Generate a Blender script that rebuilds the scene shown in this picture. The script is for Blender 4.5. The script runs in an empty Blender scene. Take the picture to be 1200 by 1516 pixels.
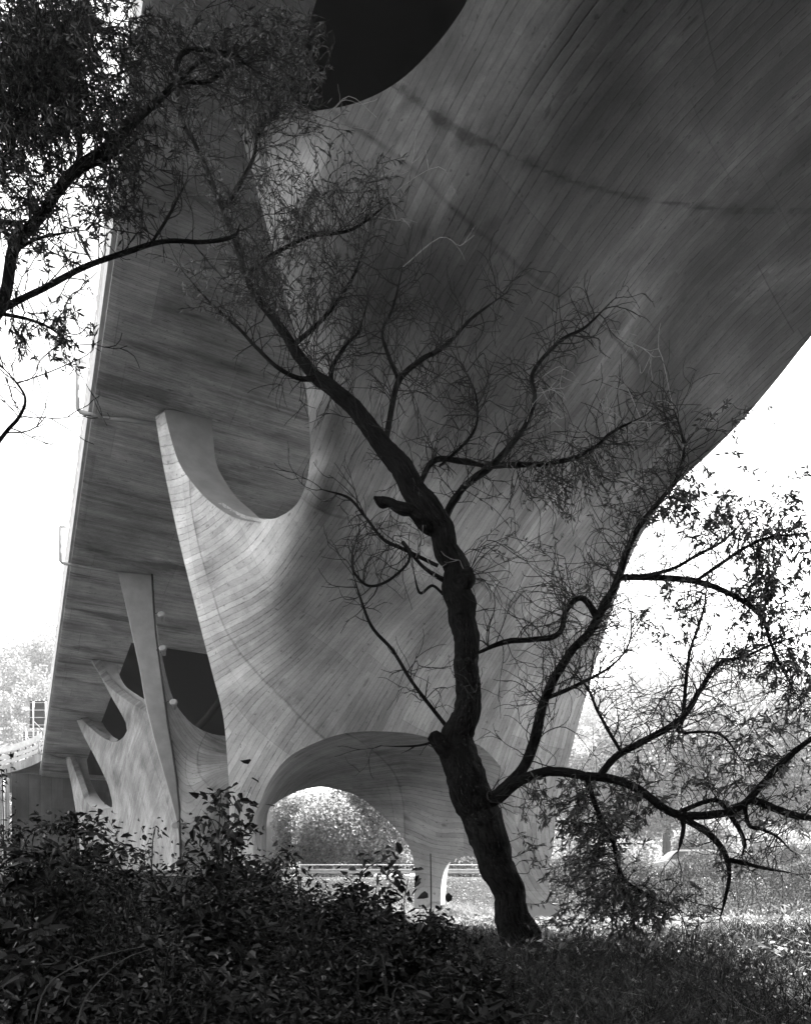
import bpy, math, random
import numpy as np
from mathutils import Vector
from mathutils.geometry import delaunay_2d_cdt
random.seed(7); RNG = np.random.default_rng(7)
scene = bpy.context.scene
COL = scene.collection
F = 1100.0; CX = 600.0; HY = 1330.0; EYE = 1.6       # lens, picture centre, horizon row, eye height

def lift(px, py, Y):                                  # a sight line of the survey camera followed to distance Y
    return np.array([(px-CX)/F*Y, Y, EYE+(HY-py)/F*Y])
# bridge frame: s along the viaduct, t across it, deck soffit falling with s
CS, SN = .886, .463; H0 = 14.5; KS = .0564
def bridge(s, t, z): return np.array([CS*t-SN*s, SN*t+CS*s, z])
def soffit(s): return EYE+H0-KS*s
def deck_Y(px, py): return H0/((HY-py)/F+KS*(CS-SN*(px-CX)/F))

# ------------------------------------------------------------------ objects
def prop(o, label=None, cat=None, group=None, kind=None):
    if label: o['label'] = label
    if cat: o['category'] = cat
    if group: o['group'] = group
    if kind: o['kind'] = kind
    return o
def empty(name, loc, label, cat, group=None):
    o = bpy.data.objects.new(name, None); COL.objects.link(o); o.location = loc
    o.empty_display_size = .3
    return prop(o, label, cat, group)
def mesh_obj(name, V, faces, mat, parent=None, smooth=False, uv=None, mats=None, fmat=None):
    """V (N,3) world coordinates; faces list of index tuples or (M,k) array; becomes ONE mesh object"""
    V = np.asarray(V, dtype=np.float32)
    me = bpy.data.meshes.new(name)
    if isinstance(faces, np.ndarray):
        m, k = faces.shape
        me.vertices.add(len(V)); me.vertices.foreach_set('co', V.ravel())
        me.loops.add(m*k); me.loops.foreach_set('vertex_index', faces.astype(np.int32).ravel())
        me.polygons.add(m)
        me.polygons.foreach_set('loop_start', np.arange(0, m*k, k, dtype=np.int32))
        me.update(calc_edges=True)
    else:
        me.from_pydata(V.tolist(), [], [tuple(int(i) for i in f) for f in faces]); me.update()
    for m_ in (mats or [mat]): me.materials.append(m_)
    if fmat is not None: me.polygons.foreach_set('material_index', np.asarray(fmat, dtype=np.int32))
    if uv is not None:
        l = me.uv_layers.new(name='board')
        li = np.empty(len(me.loops), dtype=np.int32); me.loops.foreach_get('vertex_index', li)
        l.data.foreach_set('uv', np.asarray(uv, dtype=np.float32)[li].ravel())
    if smooth: me.polygons.foreach_set('use_smooth', np.ones(len(me.polygons), dtype=bool))
    me.validate()
    o = bpy.data.objects.new(name, me); COL.objects.link(o)
    if parent is not None:
        o.parent = parent
        p = parent; off = np.zeros(3)
        while p is not None: off += np.array(p.location); p = p.parent
        me.vertices.foreach_set('co', (V-off.astype(np.float32)).ravel()); me.update()
    return o
class MB:
    """collects boxes, tubes and sheets into one mesh"""
    def __init__(s): s.V = []; s.F = []; s.n = 0
    def add(s, V, faces):
        V = np.asarray(V, float); s.V.append(V); s.F += [tuple(int(i)+s.n for i in f) for f in faces]; s.n += len(V)
    def hexa(s, c):                                    # eight corners: bottom four, top four
        s.add(c, [(3,2,1,0),(4,5,6,7),(0,1,5,4),(1,2,6,5),(2,3,7,6),(3,0,4,7)])
    def box(s, x0, x1, y0, y1, z0, z1):
        s.hexa([(x0,y0,z0),(x1,y0,z0),(x1,y1,z0),(x0,y1,z0),(x0,y0,z1),(x1,y0,z1),(x1,y1,z1),(x0,y1,z1)])
    def bbox(s, s0, s1, t0, t1, z0, z1):               # box in the bridge frame; z relative to the soffit
        q = [(s0,t0),(s0,t1),(s1,t1),(s1,t0)]
        s.hexa([bridge(a, b, soffit(a)+z0) for a, b in q]+[bridge(a, b, soffit(a)+z1) for a, b in q])
    def tube(s, pts, r, k=6, cap=True):
        V, Fc = tube_np(pts, r, k, cap); s.add(V, Fc)
    def build(s, name, mat, parent=None, smooth=False):
        return mesh_obj(name, np.vstack(s.V), s.F, mat, parent, smooth)
def tube_np(pts, r, k=6, cap=True, wob=0., rng=None):
    P = np.asarray(pts, float); n = len(P); r = np.broadcast_to(np.asarray(r, float), (n,))
    T = np.gradient(P, axis=0); T /= np.linalg.norm(T, axis=1)[:, None]+1e-9
    a = np.array([0, 0, 1.]) if abs(T[0][2]) < .9 else np.array([1., 0, 0])
    N = np.empty_like(P)
    u = np.cross(T[0], a); u /= np.linalg.norm(u); N[0] = u
    for i in range(1, n):
        u = N[i-1]-T[i]*np.dot(N[i-1], T[i]); N[i] = u/(np.linalg.norm(u)+1e-9)
    B = np.cross(T, N)
    th = np.arange(k)*2*math.pi/k
    R = r[:, None]*np.ones((n, k))
    if wob and rng is not None:
        L = np.concatenate([[0], np.cumsum(np.linalg.norm(np.diff(P, axis=0), axis=1))])
        def field(step, amp):                          # smooth along the limb, free round it
            m = int(L[-1]/step)+3; g = rng.standard_normal((m, k)); x = L/step
            i0 = x.astype(int); f = (x-i0)[:, None]; f = f*f*(3-2*f)
            return amp*(g[i0]*(1-f)+g[i0+1]*f)
        q = np.fft.fft(rng.standard_normal(k)); q[np.abs(np.fft.fftfreq(k)*k) > 4] = 0; q = np.real(np.fft.ifft(q))
        R = R*(1+wob*(.7*q/(q.std()+1e-6))[None, :]*np.ones((n, 1))+field(.16, wob*.7)+field(.06, wob*.5))
    V = P[:, None, :]+R[:, :, None]*(N[:, None, :]*np.cos(th)[None, :, None]+B[:, None, :]*np.sin(th)[None, :, None])
    V = V.reshape(-1, 3); Fc = []
    for i in range(n-1):
        for j in range(k):
            j2 = (j+1) % k
            Fc.append((i*k+j, i*k+j2, (i+1)*k+j2, (i+1)*k+j))
    if cap:
        Fc.append(tuple(range(k-1, -1, -1))); Fc.append(tuple((n-1)*k+j for j in range(k)))
    return V, Fc
def crom(P, sub=6):                                   # Catmull-Rom through the points
    P = np.asarray(P, float)
    if len(P) < 3: 
        t = np.linspace(0, 1, sub+1)[:, None]; return P[0]+(P[-1]-P[0])*t
    Q = np.vstack([2*P[0]-P[1], P, 2*P[-1]-P[-2]]); out = []
    for i in range(1, len(Q)-2):
        p0, p1, p2, p3 = Q[i-1], Q[i], Q[i+1], Q[i+2]
        for t in np.linspace(0, 1, sub, endpoint=False):
            out.append(.5*((2*p1)+(-p0+p2)*t+(2*p0-5*p1+4*p2-p3)*t*t+(-p0+3*p1-3*p2+p3)*t**3))
    out.append(P[-1]); return np.array(out)

# ------------------------------------------------------------------ materials (the place is seen in greys, as on black-and-white film)
def new_mat(name):
    m = bpy.data.materials.new(name); m.use_nodes = True
    nt = m.node_tree; nt.nodes.clear()
    return m, nt
def N(nt, typ, **kw):
    n = nt.nodes.new(typ)
    for k, v in kw.items():
        if k.startswith('in_'):
            key = k[3:]; key = int(key) if key.isdigit() else key
            n.inputs[key].default_value = v
        else: setattr(n, k, v)
    return n
def math_n(nt, op, a, b=None, c=None):
    n = nt.nodes.new('ShaderNodeMath'); n.operation = op
    for i, v in enumerate((a, b, c)):
        if v is None: continue
        if isinstance(v, (int, float)): n.inputs[i].default_value = v
        else: nt.links.new(v, n.inputs[i])
    return n.outputs[0]
def mapr(nt, v, a, b, c, d, smooth=False):
    n = nt.nodes.new('ShaderNodeMapRange'); n.inputs[1].default_value = a; n.inputs[2].default_value = b
    n.inputs[3].default_value = c; n.inputs[4].default_value = d
    if smooth: n.interpolation_type = 'SMOOTHSTEP'
    nt.links.new(v, n.inputs[0]); return n.outputs[0]
def noise(nt, vec, scale, detail=4, rough=.55, dist=0):
    n = nt.nodes.new('ShaderNodeTexNoise'); n.inputs['Scale'].default_value = scale
    n.inputs['Detail'].default_value = detail; n.inputs['Roughness'].default_value = rough
    n.inputs['Distortion'].default_value = dist
    nt.links.new(vec, n.inputs['Vector']); return n.outputs[0]
def comb(nt, x, y, z=0.):
    n = nt.nodes.new('ShaderNodeCombineXYZ')
    for i, v in enumerate((x, y, z)):
        if isinstance(v, (int, float)): n.inputs[i].default_value = v
        else: nt.links.new(v, n.inputs[i])
    return n.outputs[0]
def finish(nt, val, rough=.9, bump=None, bstr=.4, bdist=.02, spec=.3):
    """val: grey value socket -> Principled"""
    b = nt.nodes.new('ShaderNodeBsdfPrincipled'); o = nt.nodes.new('ShaderNodeOutputMaterial')
    c = nt.nodes.new('ShaderNodeCombineColor')
    for i in range(3): nt.links.new(val, c.inputs[i])
    nt.links.new(c.outputs[0], b.inputs['Base Color'])
    b.inputs['Roughness'].default_value = rough; b.inputs['Specular IOR Level'].default_value = spec
    if bump is not None:
        bm = nt.nodes.new('ShaderNodeBump'); bm.inputs['Strength'].default_value = bstr; bm.inputs['Distance'].default_value = bdist
        nt.links.new(bump, bm.inputs['Height']); nt.links.new(bm.outputs[0], b.inputs['Normal'])
    nt.links.new(b.outputs[0], o.inputs[0]); return b
def concrete(name, base, board=.13, joint=.75, tint=.25, streak=.35, stain=.5, joint_run=.5, lift_len=0., jw=.06, bands=0.):
    m, nt = new_mat(name)
    uv = N(nt, 'ShaderNodeUVMap', uv_map='board').outputs[0]
    sep = N(nt, 'ShaderNodeSeparateXYZ'); nt.links.new(uv, sep.inputs[0]); u, v = sep.outputs[0], sep.outputs[1]
    obj = N(nt, 'ShaderNodeTexCoord').outputs['Object']
    wob = noise(nt, obj, .9, 2)
    u = math_n(nt, 'ADD', u, math_n(nt, 'MULTIPLY', wob, .05))
    k = math_n(nt, 'DIVIDE', u, board)
    idn = math_n(nt, 'FLOOR', k); fr = math_n(nt, 'FRACT', k)
    wn = N(nt, 'ShaderNodeTexWhiteNoise', noise_dimensions='1D'); nt.links.new(idn, wn.inputs['W'])
    seg = math_n(nt, 'FLOOR', math_n(nt, 'ADD', math_n(nt, 'DIVIDE', v, 2.6), math_n(nt, 'MULTIPLY', wn.outputs[0], 3)))
    wn2 = N(nt, 'ShaderNodeTexWhiteNoise', noise_dimensions='2D'); nt.links.new(comb(nt, idn, seg), wn2.inputs['Vector'])
    d = math_n(nt, 'ABSOLUTE', math_n(nt, 'SUBTRACT', fr, .5))          # .5 at the joint
    line = mapr(nt, d, .5-jw, .5, 0, 1, True)
    run = noise(nt, comb(nt, math_n(nt, 'MULTIPLY', idn, 3.7), math_n(nt, 'MULTIPLY', v, 2.6)), 1.0, 5, .75)
    wn3 = N(nt, 'ShaderNodeTexWhiteNoise', noise_dimensions='1D'); nt.links.new(math_n(nt, 'ADD', math_n(nt, 'ROUND', k), 57.3), wn3.inputs['W'])
    jn = math_n(nt, 'MULTIPLY', math_n(nt, 'MULTIPLY', line, mapr(nt, wn3.outputs[0], 0, 1, .45, 1.2)), mapr(nt, run, joint_run-.1, joint_run+.12, .1, 1))
    st = noise(nt, comb(nt, math_n(nt, 'MULTIPLY', u, 34), math_n(nt, 'MULTIPLY', v, 4.)), 1.0, 5, .7)
    st2 = noise(nt, comb(nt, math_n(nt, 'MULTIPLY', u, 3.2), math_n(nt, 'MULTIPLY', v, .35)), 1.0, 4, .6)
    big = noise(nt, obj, .33, 6, .6, .6)
    fine = noise(nt, obj, 26, 4, .7)
    pits = noise(nt, obj, 9, 2, .5)
    val = math_n(nt, 'MULTIPLY', mapr(nt, wn2.outputs[0], 0, 1, 1-tint, 1+tint), base)
    pu = math_n(nt, 'FLOOR', math_n(nt, 'DIVIDE', u, board*14)); pw = N(nt, 'ShaderNodeTexWhiteNoise', noise_dimensions='1D'); nt.links.new(pu, pw.inputs['W'])
    pvv = math_n(nt, 'ADD', math_n(nt, 'DIVIDE', v, 2.9), math_n(nt, 'MULTIPLY', pw.outputs[0], .35)); pv = math_n(nt, 'FLOOR', pvv)
    pn = N(nt, 'ShaderNodeTexWhiteNoise', noise_dimensions='2D'); nt.links.new(comb(nt, pu, pv), pn.inputs['Vector'])
    val = math_n(nt, 'MULTIPLY', val, mapr(nt, pn.outputs[0], 0, 1, .86, 1.12))      # shutter panels of different age
    pe = mapr(nt, math_n(nt, 'ABSOLUTE', math_n(nt, 'SUBTRACT', math_n(nt, 'FRACT', pvv), .5)), .493, .5, 0, 1, True)
    val = math_n(nt, 'MULTIPLY', val, mapr(nt, math_n(nt, 'MULTIPLY', pe, mapr(nt, pn.outputs[0], .3, .7, .1, 1)), 0, 1, 1, .6))
    val = math_n(nt, 'MULTIPLY', val, mapr(nt, st, .25, .75, 1-streak, 1+streak))
    val = math_n(nt, 'MULTIPLY', val, mapr(nt, st2, .3, .7, 1-streak*.7, 1+streak*.7))
    val = math_n(nt, 'MULTIPLY', val, mapr(nt, big, .35, .68, 1+stain*.2, 1-stain*.4))
    val = math_n(nt, 'MULTIPLY', val, mapr(nt, fine, .3, .7, .88, 1.1))
    val = math_n(nt, 'MULTIPLY', val, mapr(nt, jn, 0, 1, 1, 1-joint))
    val = math_n(nt, 'MULTIPLY', val, mapr(nt, pits, .68, .74, 1, .55))
    if lift_len:                                                        # day joints between pours, across the boards
        vv = math_n(nt, 'ADD', v, math_n(nt, 'MULTIPLY', noise(nt, obj, .35, 3), .35))
        vf = math_n(nt, 'FRACT', math_n(nt, 'DIVIDE', vv, lift_len))
        fl = math_n(nt, 'ABSOLUTE', math_n(nt, 'SUBTRACT', vf, .5))
        wet = math_n(nt, 'MULTIPLY', mapr(nt, vf, .0, .16, 1, 0, True), mapr(nt, noise(nt, comb(nt, math_n(nt, 'MULTIPLY', u, 1.3), math_n(nt, 'MULTIPLY', v, .25)), 1.0, 6, .7), .48, .62, 0, 1))
        val = math_n(nt, 'MULTIPLY', val, mapr(nt, wet, 0, 1, 1, .5))
        br = noise(nt, comb(nt, math_n(nt, 'MULTIPLY', u, .5), 0.), 1.3, 3)
        lj = math_n(nt, 'MULTIPLY', mapr(nt, fl, .487, .5, 0, 1, True), mapr(nt, br, .35, .6, .15, 1))
        val = math_n(nt, 'MULTIPLY', val, mapr(nt, lj, 0, 1, 1, .5))
    att = N(nt, 'ShaderNodeAttribute', attribute_name='upper_shade').outputs['Fac']
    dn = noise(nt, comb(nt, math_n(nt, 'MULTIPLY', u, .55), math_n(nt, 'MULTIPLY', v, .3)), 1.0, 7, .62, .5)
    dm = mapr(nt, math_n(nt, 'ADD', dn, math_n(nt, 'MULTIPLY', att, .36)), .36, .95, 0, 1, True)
    val = math_n(nt, 'MULTIPLY', val, mapr(nt, dm, 0, 1, 1, .24))  # mottled stains, deepened toward the deck to paint the underside's shade
    se = N(nt, 'ShaderNodeAttribute', attribute_name='seep').outputs['Fac']
    sn_ = noise(nt, obj, 2.2, 9, .72, .6)
    val = math_n(nt, 'MULTIPLY', val, mapr(nt, math_n(nt, 'ADD', se, math_n(nt, 'MULTIPLY', math_n(nt, 'SUBTRACT', sn_, .5), .7)), .82, 1.02, 1, .45, True))
    val = math_n(nt, 'MULTIPLY', val, mapr(nt, math_n(nt, 'MULTIPLY', se, mapr(nt, st2, .42, .6, .0, 1)), .1, .9, 1, .55))
    att2 = N(nt, 'ShaderNodeAttribute', attribute_name='pale_flank').outputs['Fac']
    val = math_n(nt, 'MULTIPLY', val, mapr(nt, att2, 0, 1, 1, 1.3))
    if bands:                                                           # long damp stains running along the boards
        bn = noise(nt, comb(nt, math_n(nt, 'MULTIPLY', u, .9), math_n(nt, 'MULTIPLY', v, .12)), 1.0, 5, .7, .4)
        val = math_n(nt, 'MULTIPLY', val, mapr(nt, bn, .5, .66, 1, 1-bands, True))
        wh = noise(nt, comb(nt, math_n(nt, 'ADD', math_n(nt, 'MULTIPLY', u, 1.1), 31.), math_n(nt, 'MULTIPLY', v, .3)), 1.0, 6, .75, .5)
        val = math_n(nt, 'MULTIPLY', val, mapr(nt, wh, .62, .72, 1, 1+bands))
    sp = noise(nt, comb(nt, math_n(nt, 'MULTIPLY', u, 7), math_n(nt, 'MULTIPLY', v, 1.6)), 1.3, 2, .5)
    val = math_n(nt, 'MULTIPLY', val, mapr(nt, sp, .66, .72, 1, .6))    # short dark scars
    h = math_n(nt, 'SUBTRACT', math_n(nt, 'MULTIPLY', st, .35), jn)
    h = math_n(nt, 'ADD', h, math_n(nt, 'MULTIPLY', wn2.outputs[0], .3))
    finish(nt, val, .88, h, .55, .012)
    return m
def plain(name, base, var=.25, scale=6, rough=.85, spec=.3, metallic=0, bump=.3, bd=.01):
    m, nt = new_mat(name)
    obj = N(nt, 'ShaderNodeTexCoord').outputs['Object']
    n1 = noise(nt, obj, scale, 5, .6)
    val = math_n(nt, 'MULTIPLY', mapr(nt, n1, .3, .7, 1-var, 1+var), base)
    b = finish(nt, val, rough, n1, bump, bd, spec); b.inputs['Metallic'].default_value = metallic
    return m
def leaf_mat(name, base, var=.4, trans=.5, rough=.5, spec=.35):
    m, nt = new_mat(name)
    g = N(nt, 'ShaderNodeNewGeometry').outputs['Random Per Island']
    val = math_n(nt, 'MULTIPLY', mapr(nt, g, 0, 1, 1-var, 1+var), base)
    c = nt.nodes.new('ShaderNodeCombineColor')
    for i in range(3): nt.links.new(val, c.inputs[i])
    b = nt.nodes.new('ShaderNodeBsdfPrincipled'); nt.links.new(c.outputs[0], b.inputs['Base Color'])
    b.inputs['Roughness'].default_value = rough; b.inputs['Specular IOR Level'].default_value = spec
    t = nt.nodes.new('ShaderNodeBsdfTranslucent'); nt.links.new(c.outputs[0], t.inputs[0])
    mx = nt.nodes.new('ShaderNodeMixShader'); mx.inputs[0].default_value = trans
    nt.links.new(b.outputs[0], mx.inputs[1]); nt.links.new(t.outputs[0], mx.inputs[2])
    o = nt.nodes.new('ShaderNodeOutputMaterial'); nt.links.new(mx.outputs[0], o.inputs[0]); return m
def bark_mat(name, base, sx=1.):
    m, nt = new_mat(name)
    obj = N(nt, 'ShaderNodeTexCoord').outputs['Object']
    uv = N(nt, 'ShaderNodeUVMap', uv_map='board').outputs[0]
    mp = N(nt, 'ShaderNodeMapping'); mp.inputs['Scale'].default_value = (38*sx, 8*sx, 1); nt.links.new(uv, mp.inputs[0])
    n1 = noise(nt, mp.outputs[0], 1.0, 6, .7, 1.2); n2 = noise(nt, obj, 3, 3)
    val = math_n(nt, 'MULTIPLY', mapr(nt, n1, .36, .64, .12, 2.1), base)
    val = math_n(nt, 'MULTIPLY', val, mapr(nt, n2, .3, .7, .7, 1.3))
    finish(nt, val, 1.0, n1, 1.0, .12, .03); return m

M = dict(
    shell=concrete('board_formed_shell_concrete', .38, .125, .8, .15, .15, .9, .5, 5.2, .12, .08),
    shell_pale=concrete('board_formed_pier_concrete', .25, .12, .8, .14, .16, 1., .48, 4.0, .12, .4),
    deck=concrete('board_formed_deck_concrete', .40, .10, .6, .12, .26, .9, .46, 0., .1, .6),
    soffit_shade=plain('deck_opening_shade', .004, .3, 2),
    smooth=plain('smooth_concrete', .21, .14, 2.2, .85, .3, 0, .15),
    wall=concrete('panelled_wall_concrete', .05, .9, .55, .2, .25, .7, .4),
    fascia=plain('pale_edge_concrete', .4, .2, 3),
    steel=plain('galvanised_steel', .25, .2, 5, .5, .5, .3, .1),
    paint_grey=plain('grey_plastic_pipe', .22, .12, 4, .45, .4, 0, .05),
    dark_metal=plain('dark_sign_back', .03, .15, 4, .9, .05, 0, .05),
    pale_metal=plain('pale_sign_panel', .2, .1, 4, .5, .4, 0, .05),
    black=plain('black_cable', .02, .2, 6, .6),
    glass=plain('lamp_glass', .25, .1, 6, .1, .6, 0, 0),
    asphalt=plain('asphalt', .06, .3, 20, .9),
)
# ------------------------------------------------------------------ viaduct shells: surveyed outlines with distances -> real sheets with thickness
class TPS:
    def __init__(s, P, v):
        s.P = np.asarray(P, float)/500.; n = len(s.P); A = s.K(s.P)+np.eye(n)*2e-4
        Q = np.hstack([np.ones((n, 1)), s.P]); L = np.block([[A, Q], [Q.T, np.zeros((3, 3))]])
        s.w = np.linalg.solve(L, np.concatenate([np.asarray(v, float), np.zeros(3)]))
    def K(s, X):
        d2 = ((X[:, None, :]-s.P[None, :, :])**2).sum(2)+1e-12
        return .5*d2*np.log(d2)
    def __call__(s, X):
        X = np.asarray(X, float).reshape(-1, 2)/500.
        return np.hstack([s.K(X), np.ones((len(X), 1)), X])@s.w
def resample(poly, step):
    P = np.asarray(poly, float); out = []
    for a, b in zip(P, np.roll(P, -1, axis=0)):
        n = max(1, int(np.linalg.norm(b-a)/step))
        for i in range(n): out.append(a+(b-a)*i/n)
    return np.array(out)
def smooth_line(pts, sub=5): return [tuple(p) for p in crom(pts, sub)]
def inside(P, poly):
    x, y = P[:, 0], P[:, 1]; c = np.zeros(len(P), bool); A = np.asarray(poly); B = np.roll(A, -1, axis=0)
    for (x1, y1), (x2, y2) in zip(A, B):
        if y1 == y2: continue
        k = ((y1 > y) != (y2 > y)) & (x < (x2-x1)*(y-y1)/(y2-y1)+x1); c ^= k
    return c
def poly_fit3(P, dirs):
    """board field: u across, v along the boards, as cubic polynomials of the place in space"""
    return None
def sheet(name, poly, depth, mat, parent, step=10, thick=.35, ang=None, edge_step=6, dcontrol=None):
    poly = resample(poly, edge_step)
    x0, y0 = poly.min(0); x1, y1 = poly.max(0)
    gx, gy = np.meshgrid(np.arange(x0, x1, step), np.arange(y0, y1, step*.87))
    gx[1::2] += step/2
    G = np.stack([gx.ravel(), gy.ravel()], 1)
    G = G[inside(G, poly)]
    d = np.concatenate([np.sqrt(((g[:, None, :]-poly[None, :, :])**2).sum(2)).min(1) for g in np.array_split(G, max(1, len(G)//2000))]); G = G[d > edge_step*.6]
    allp = np.vstack([poly, G]); nb = len(poly)
    r = delaunay_2d_cdt([Vector(p) for p in allp], [], [list(range(nb))], 1, 1e-4)
    V2 = np.array([tuple(v) for v in r[0]]); Fc = np.array([f for f in r[2] if len(f) == 3])
    inv = depth(V2); Y = 1/np.maximum(inv, 1e-3)
    V = np.stack([(V2[:, 0]-CX)/F*Y, Y, EYE+(HY-V2[:, 1])/F*Y], 1)
    nrm = np.cross(V[Fc[:, 1]]-V[Fc[:, 0]], V[Fc[:, 2]]-V[Fc[:, 0]])
    cen = V[Fc].mean(1)-np.array([0, 0, EYE])
    flip = (nrm*cen).sum(1) > 0
    Fc[flip] = Fc[flip][:, ::-1]; nrm[flip] *= -1
    VN = np.zeros_like(V)
    for i in range(3): np.add.at(VN, Fc[:, i], nrm)
    VN /= np.linalg.norm(VN, axis=1)[:, None]+1e-12
    # board field
    if ang is not None:
        a = np.array(ang, float); q = a[:, :2]; e = 4.
        dx = np.cos(np.radians(a[:, 2])); dy = -np.sin(np.radians(a[:, 2]))
        def L(p): y = 1/depth(p); return np.stack([(p[:, 0]-CX)/F*y, y, EYE+(HY-p[:, 1])/F*y], 1)
        P0 = L(q); A1 = L(q+np.stack([dx, dy], 1)*e)-P0; B1 = L(q+np.stack([-dy, dx], 1)*e)-P0
        T = A1/np.linalg.norm(A1, axis=1)[:, None]
        B1 -= T*(B1*T).sum(1)[:, None]; Bn = B1/np.linalg.norm(B1, axis=1)[:, None]
        c0 = P0.mean(0); sc = np.abs(P0-c0).max()
        def basis(X):
            X = (X-c0)/sc; x, y, z = X.T; deg = 3 if len(a) > 14 else (2 if len(a) > 5 else 1)
            return np.stack([x**i*y**j*z**k for i in range(deg+1) for j in range(deg+1-i) for k in range(deg+1-i-j) if i+j+k > 0], 1)
        h = .05
        DT = (basis(P0+T*h)-basis(P0-T*h))/(2*h); DB = (basis(P0+Bn*h)-basis(P0-Bn*h))/(2*h)
        R = np.eye(DT.shape[1])*.02; z0 = np.zeros(DT.shape[1])
        A_ = np.vstack([DT*3, DB, R])
        cu = np.linalg.lstsq(A_, np.concatenate([np.zeros(len(a)), np.ones(len(a)), z0]), rcond=None)[0]
        A_ = np.vstack([DT, DB, R])
        cv = np.linalg.lstsq(A_, np.concatenate([np.ones(len(a)), np.zeros(len(a)), z0]), rcond=None)[0]
        UV = np.stack([basis(V)@cu, basis(V)@cv], 1)
    else: UV = V[:, [0, 2]]
    # thickness: back sheet and rim
    th = thick(V2) if callable(thick) else np.full(len(V), thick)
    Vb = V-VN*th[:, None]
    ed = {}
    for f in Fc:
        for i in range(3):
            e = (f[i], f[(i+1) % 3])
            if (e[1], e[0]) in ed: del ed[(e[1], e[0])]
            else: ed[e] = 1
    n = len(V); faces = [tuple(f) for f in Fc]+[tuple(f[::-1]+n) for f in Fc]
    vv = [V, Vb]; uu = [UV, UV]; m = 2*n
    idx = {}
    rv = []; ru = []
    for a_, b_ in ed:
        for q in (a_, b_):
            if q not in idx:
                idx[q] = m+len(rv); rv += [V[q], Vb[q]]; ru += [UV[q], UV[q]+(.3, 0)]
        faces.append((idx[b_], idx[a_], idx[a_]+1, idx[b_]+1))
    V_ = np.vstack([V, Vb, np.array(rv)]); U_ = np.vstack([UV, UV, np.array(ru)])
    return mesh_obj(name, V_, faces, mat, parent, True, U_)
def ribbon(name, front, back, Yf, Yb, mat, parent, thick=.02, sub=6):
    """a band of concrete between two surveyed edges"""
    A = crom(np.array([lift(x, y, d) for (x, y), d in zip(front, Yf)]), sub)
    B = crom(np.array([lift(x, y, d) for (x, y), d in zip(back, Yb)]), sub)
    n = len(A); k = 5; V = []
    for a, b in zip(A, B):
        for j in range(k): V.append(a+(b-a)*j/(k-1))
    Fc = [(i*k+j, i*k+j+1, (i+1)*k+j+1, (i+1)*k+j) for i in range(n-1) for j in range(k-1)]
    L1 = np.concatenate([[0], np.cumsum(np.linalg.norm(np.diff(A, axis=0), axis=1))])
    UV = [(np.linalg.norm(b-a)*j/(k-1), l) for a, b, l in zip(A, B, L1) for j in range(k)]
    return mesh_obj(name, V, Fc, mat, parent, True, UV)

viaduct = empty('concrete_viaduct', tuple(bridge(22, 10.5, EYE-.9)), 'huge board-marked concrete road viaduct, curved shell piers carrying a long flat deck', 'viaduct')
# deck: flat soffit with pale fascia on both sides
S0, S1, T0, T1 = -25., 72.3, 1.83, 17.0
g_s = np.linspace(S0, S1, 60)
V = []; UV = []
prof = [(T0, .02), (T0+.16, 0.), (10.5, 0.), (T1-.16, 0.), (T1, .02), (T1, .45), (T0, .45)]
for s in g_s:
    for t, z in prof: V.append(bridge(s, t, soffit(s)+z)); UV.append((s, t+z))
k = len(prof)
Fc = [(i*k+j, i*k+(j+1) % k, (i+1)*k+(j+1) % k, (i+1)*k+j) for i in range(len(g_s)-1) for j in range(k)]
Fc += [tuple(range(k-1, -1, -1)), tuple((len(g_s)-1)*k+j for j in range(k))]
Fc = [tuple(f[::-1]) for f in Fc]
mesh_obj('deck', V, Fc, M['deck'], viaduct, False, UV)
# thin near-black sheets under the soffit, painting the shade seen through the openings
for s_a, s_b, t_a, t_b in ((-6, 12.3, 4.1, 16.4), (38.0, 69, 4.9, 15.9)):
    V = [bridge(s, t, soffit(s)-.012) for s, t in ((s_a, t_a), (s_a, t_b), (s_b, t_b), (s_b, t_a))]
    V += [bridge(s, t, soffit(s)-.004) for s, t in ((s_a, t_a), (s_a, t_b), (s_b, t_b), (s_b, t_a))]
    mesh_obj('deck_shade_sheet', V, [(0, 1, 2, 3), (7, 6, 5, 4), (0, 4, 5, 1), (1, 5, 6, 2), (2, 6, 7, 3), (3, 7, 4, 0)], M['soffit_shade'], viaduct)
def bline(pts): return np.array([bridge(s, t, soffit(s)+z) for s, t, z in pts])
mb = MB(); mb.bbox(S0, S1, T0-.10, T0-.003, .1, .62); mb.build('edge_beam', M['fascia'], viaduct)
mb = MB(); mb.bbox(S0, S1, T1+.003, T1+.10, .1, .62); mb.build('edge_beam', M['fascia'], viaduct)
for tt in (T0-.03, T1+.03):
    mb = MB()
    for z in (.95, 1.25, 1.6): mb.bbox(S0, 66 if tt < 5 else S1, tt-.03, tt+.03, z, z+.07)
    for s in np.arange(S0+1, 66, 2.2): mb.bbox(s, s+.08, tt-.05, tt-.032, .45, 1.7)
    mb.build('railing', M['steel'], viaduct)

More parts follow.
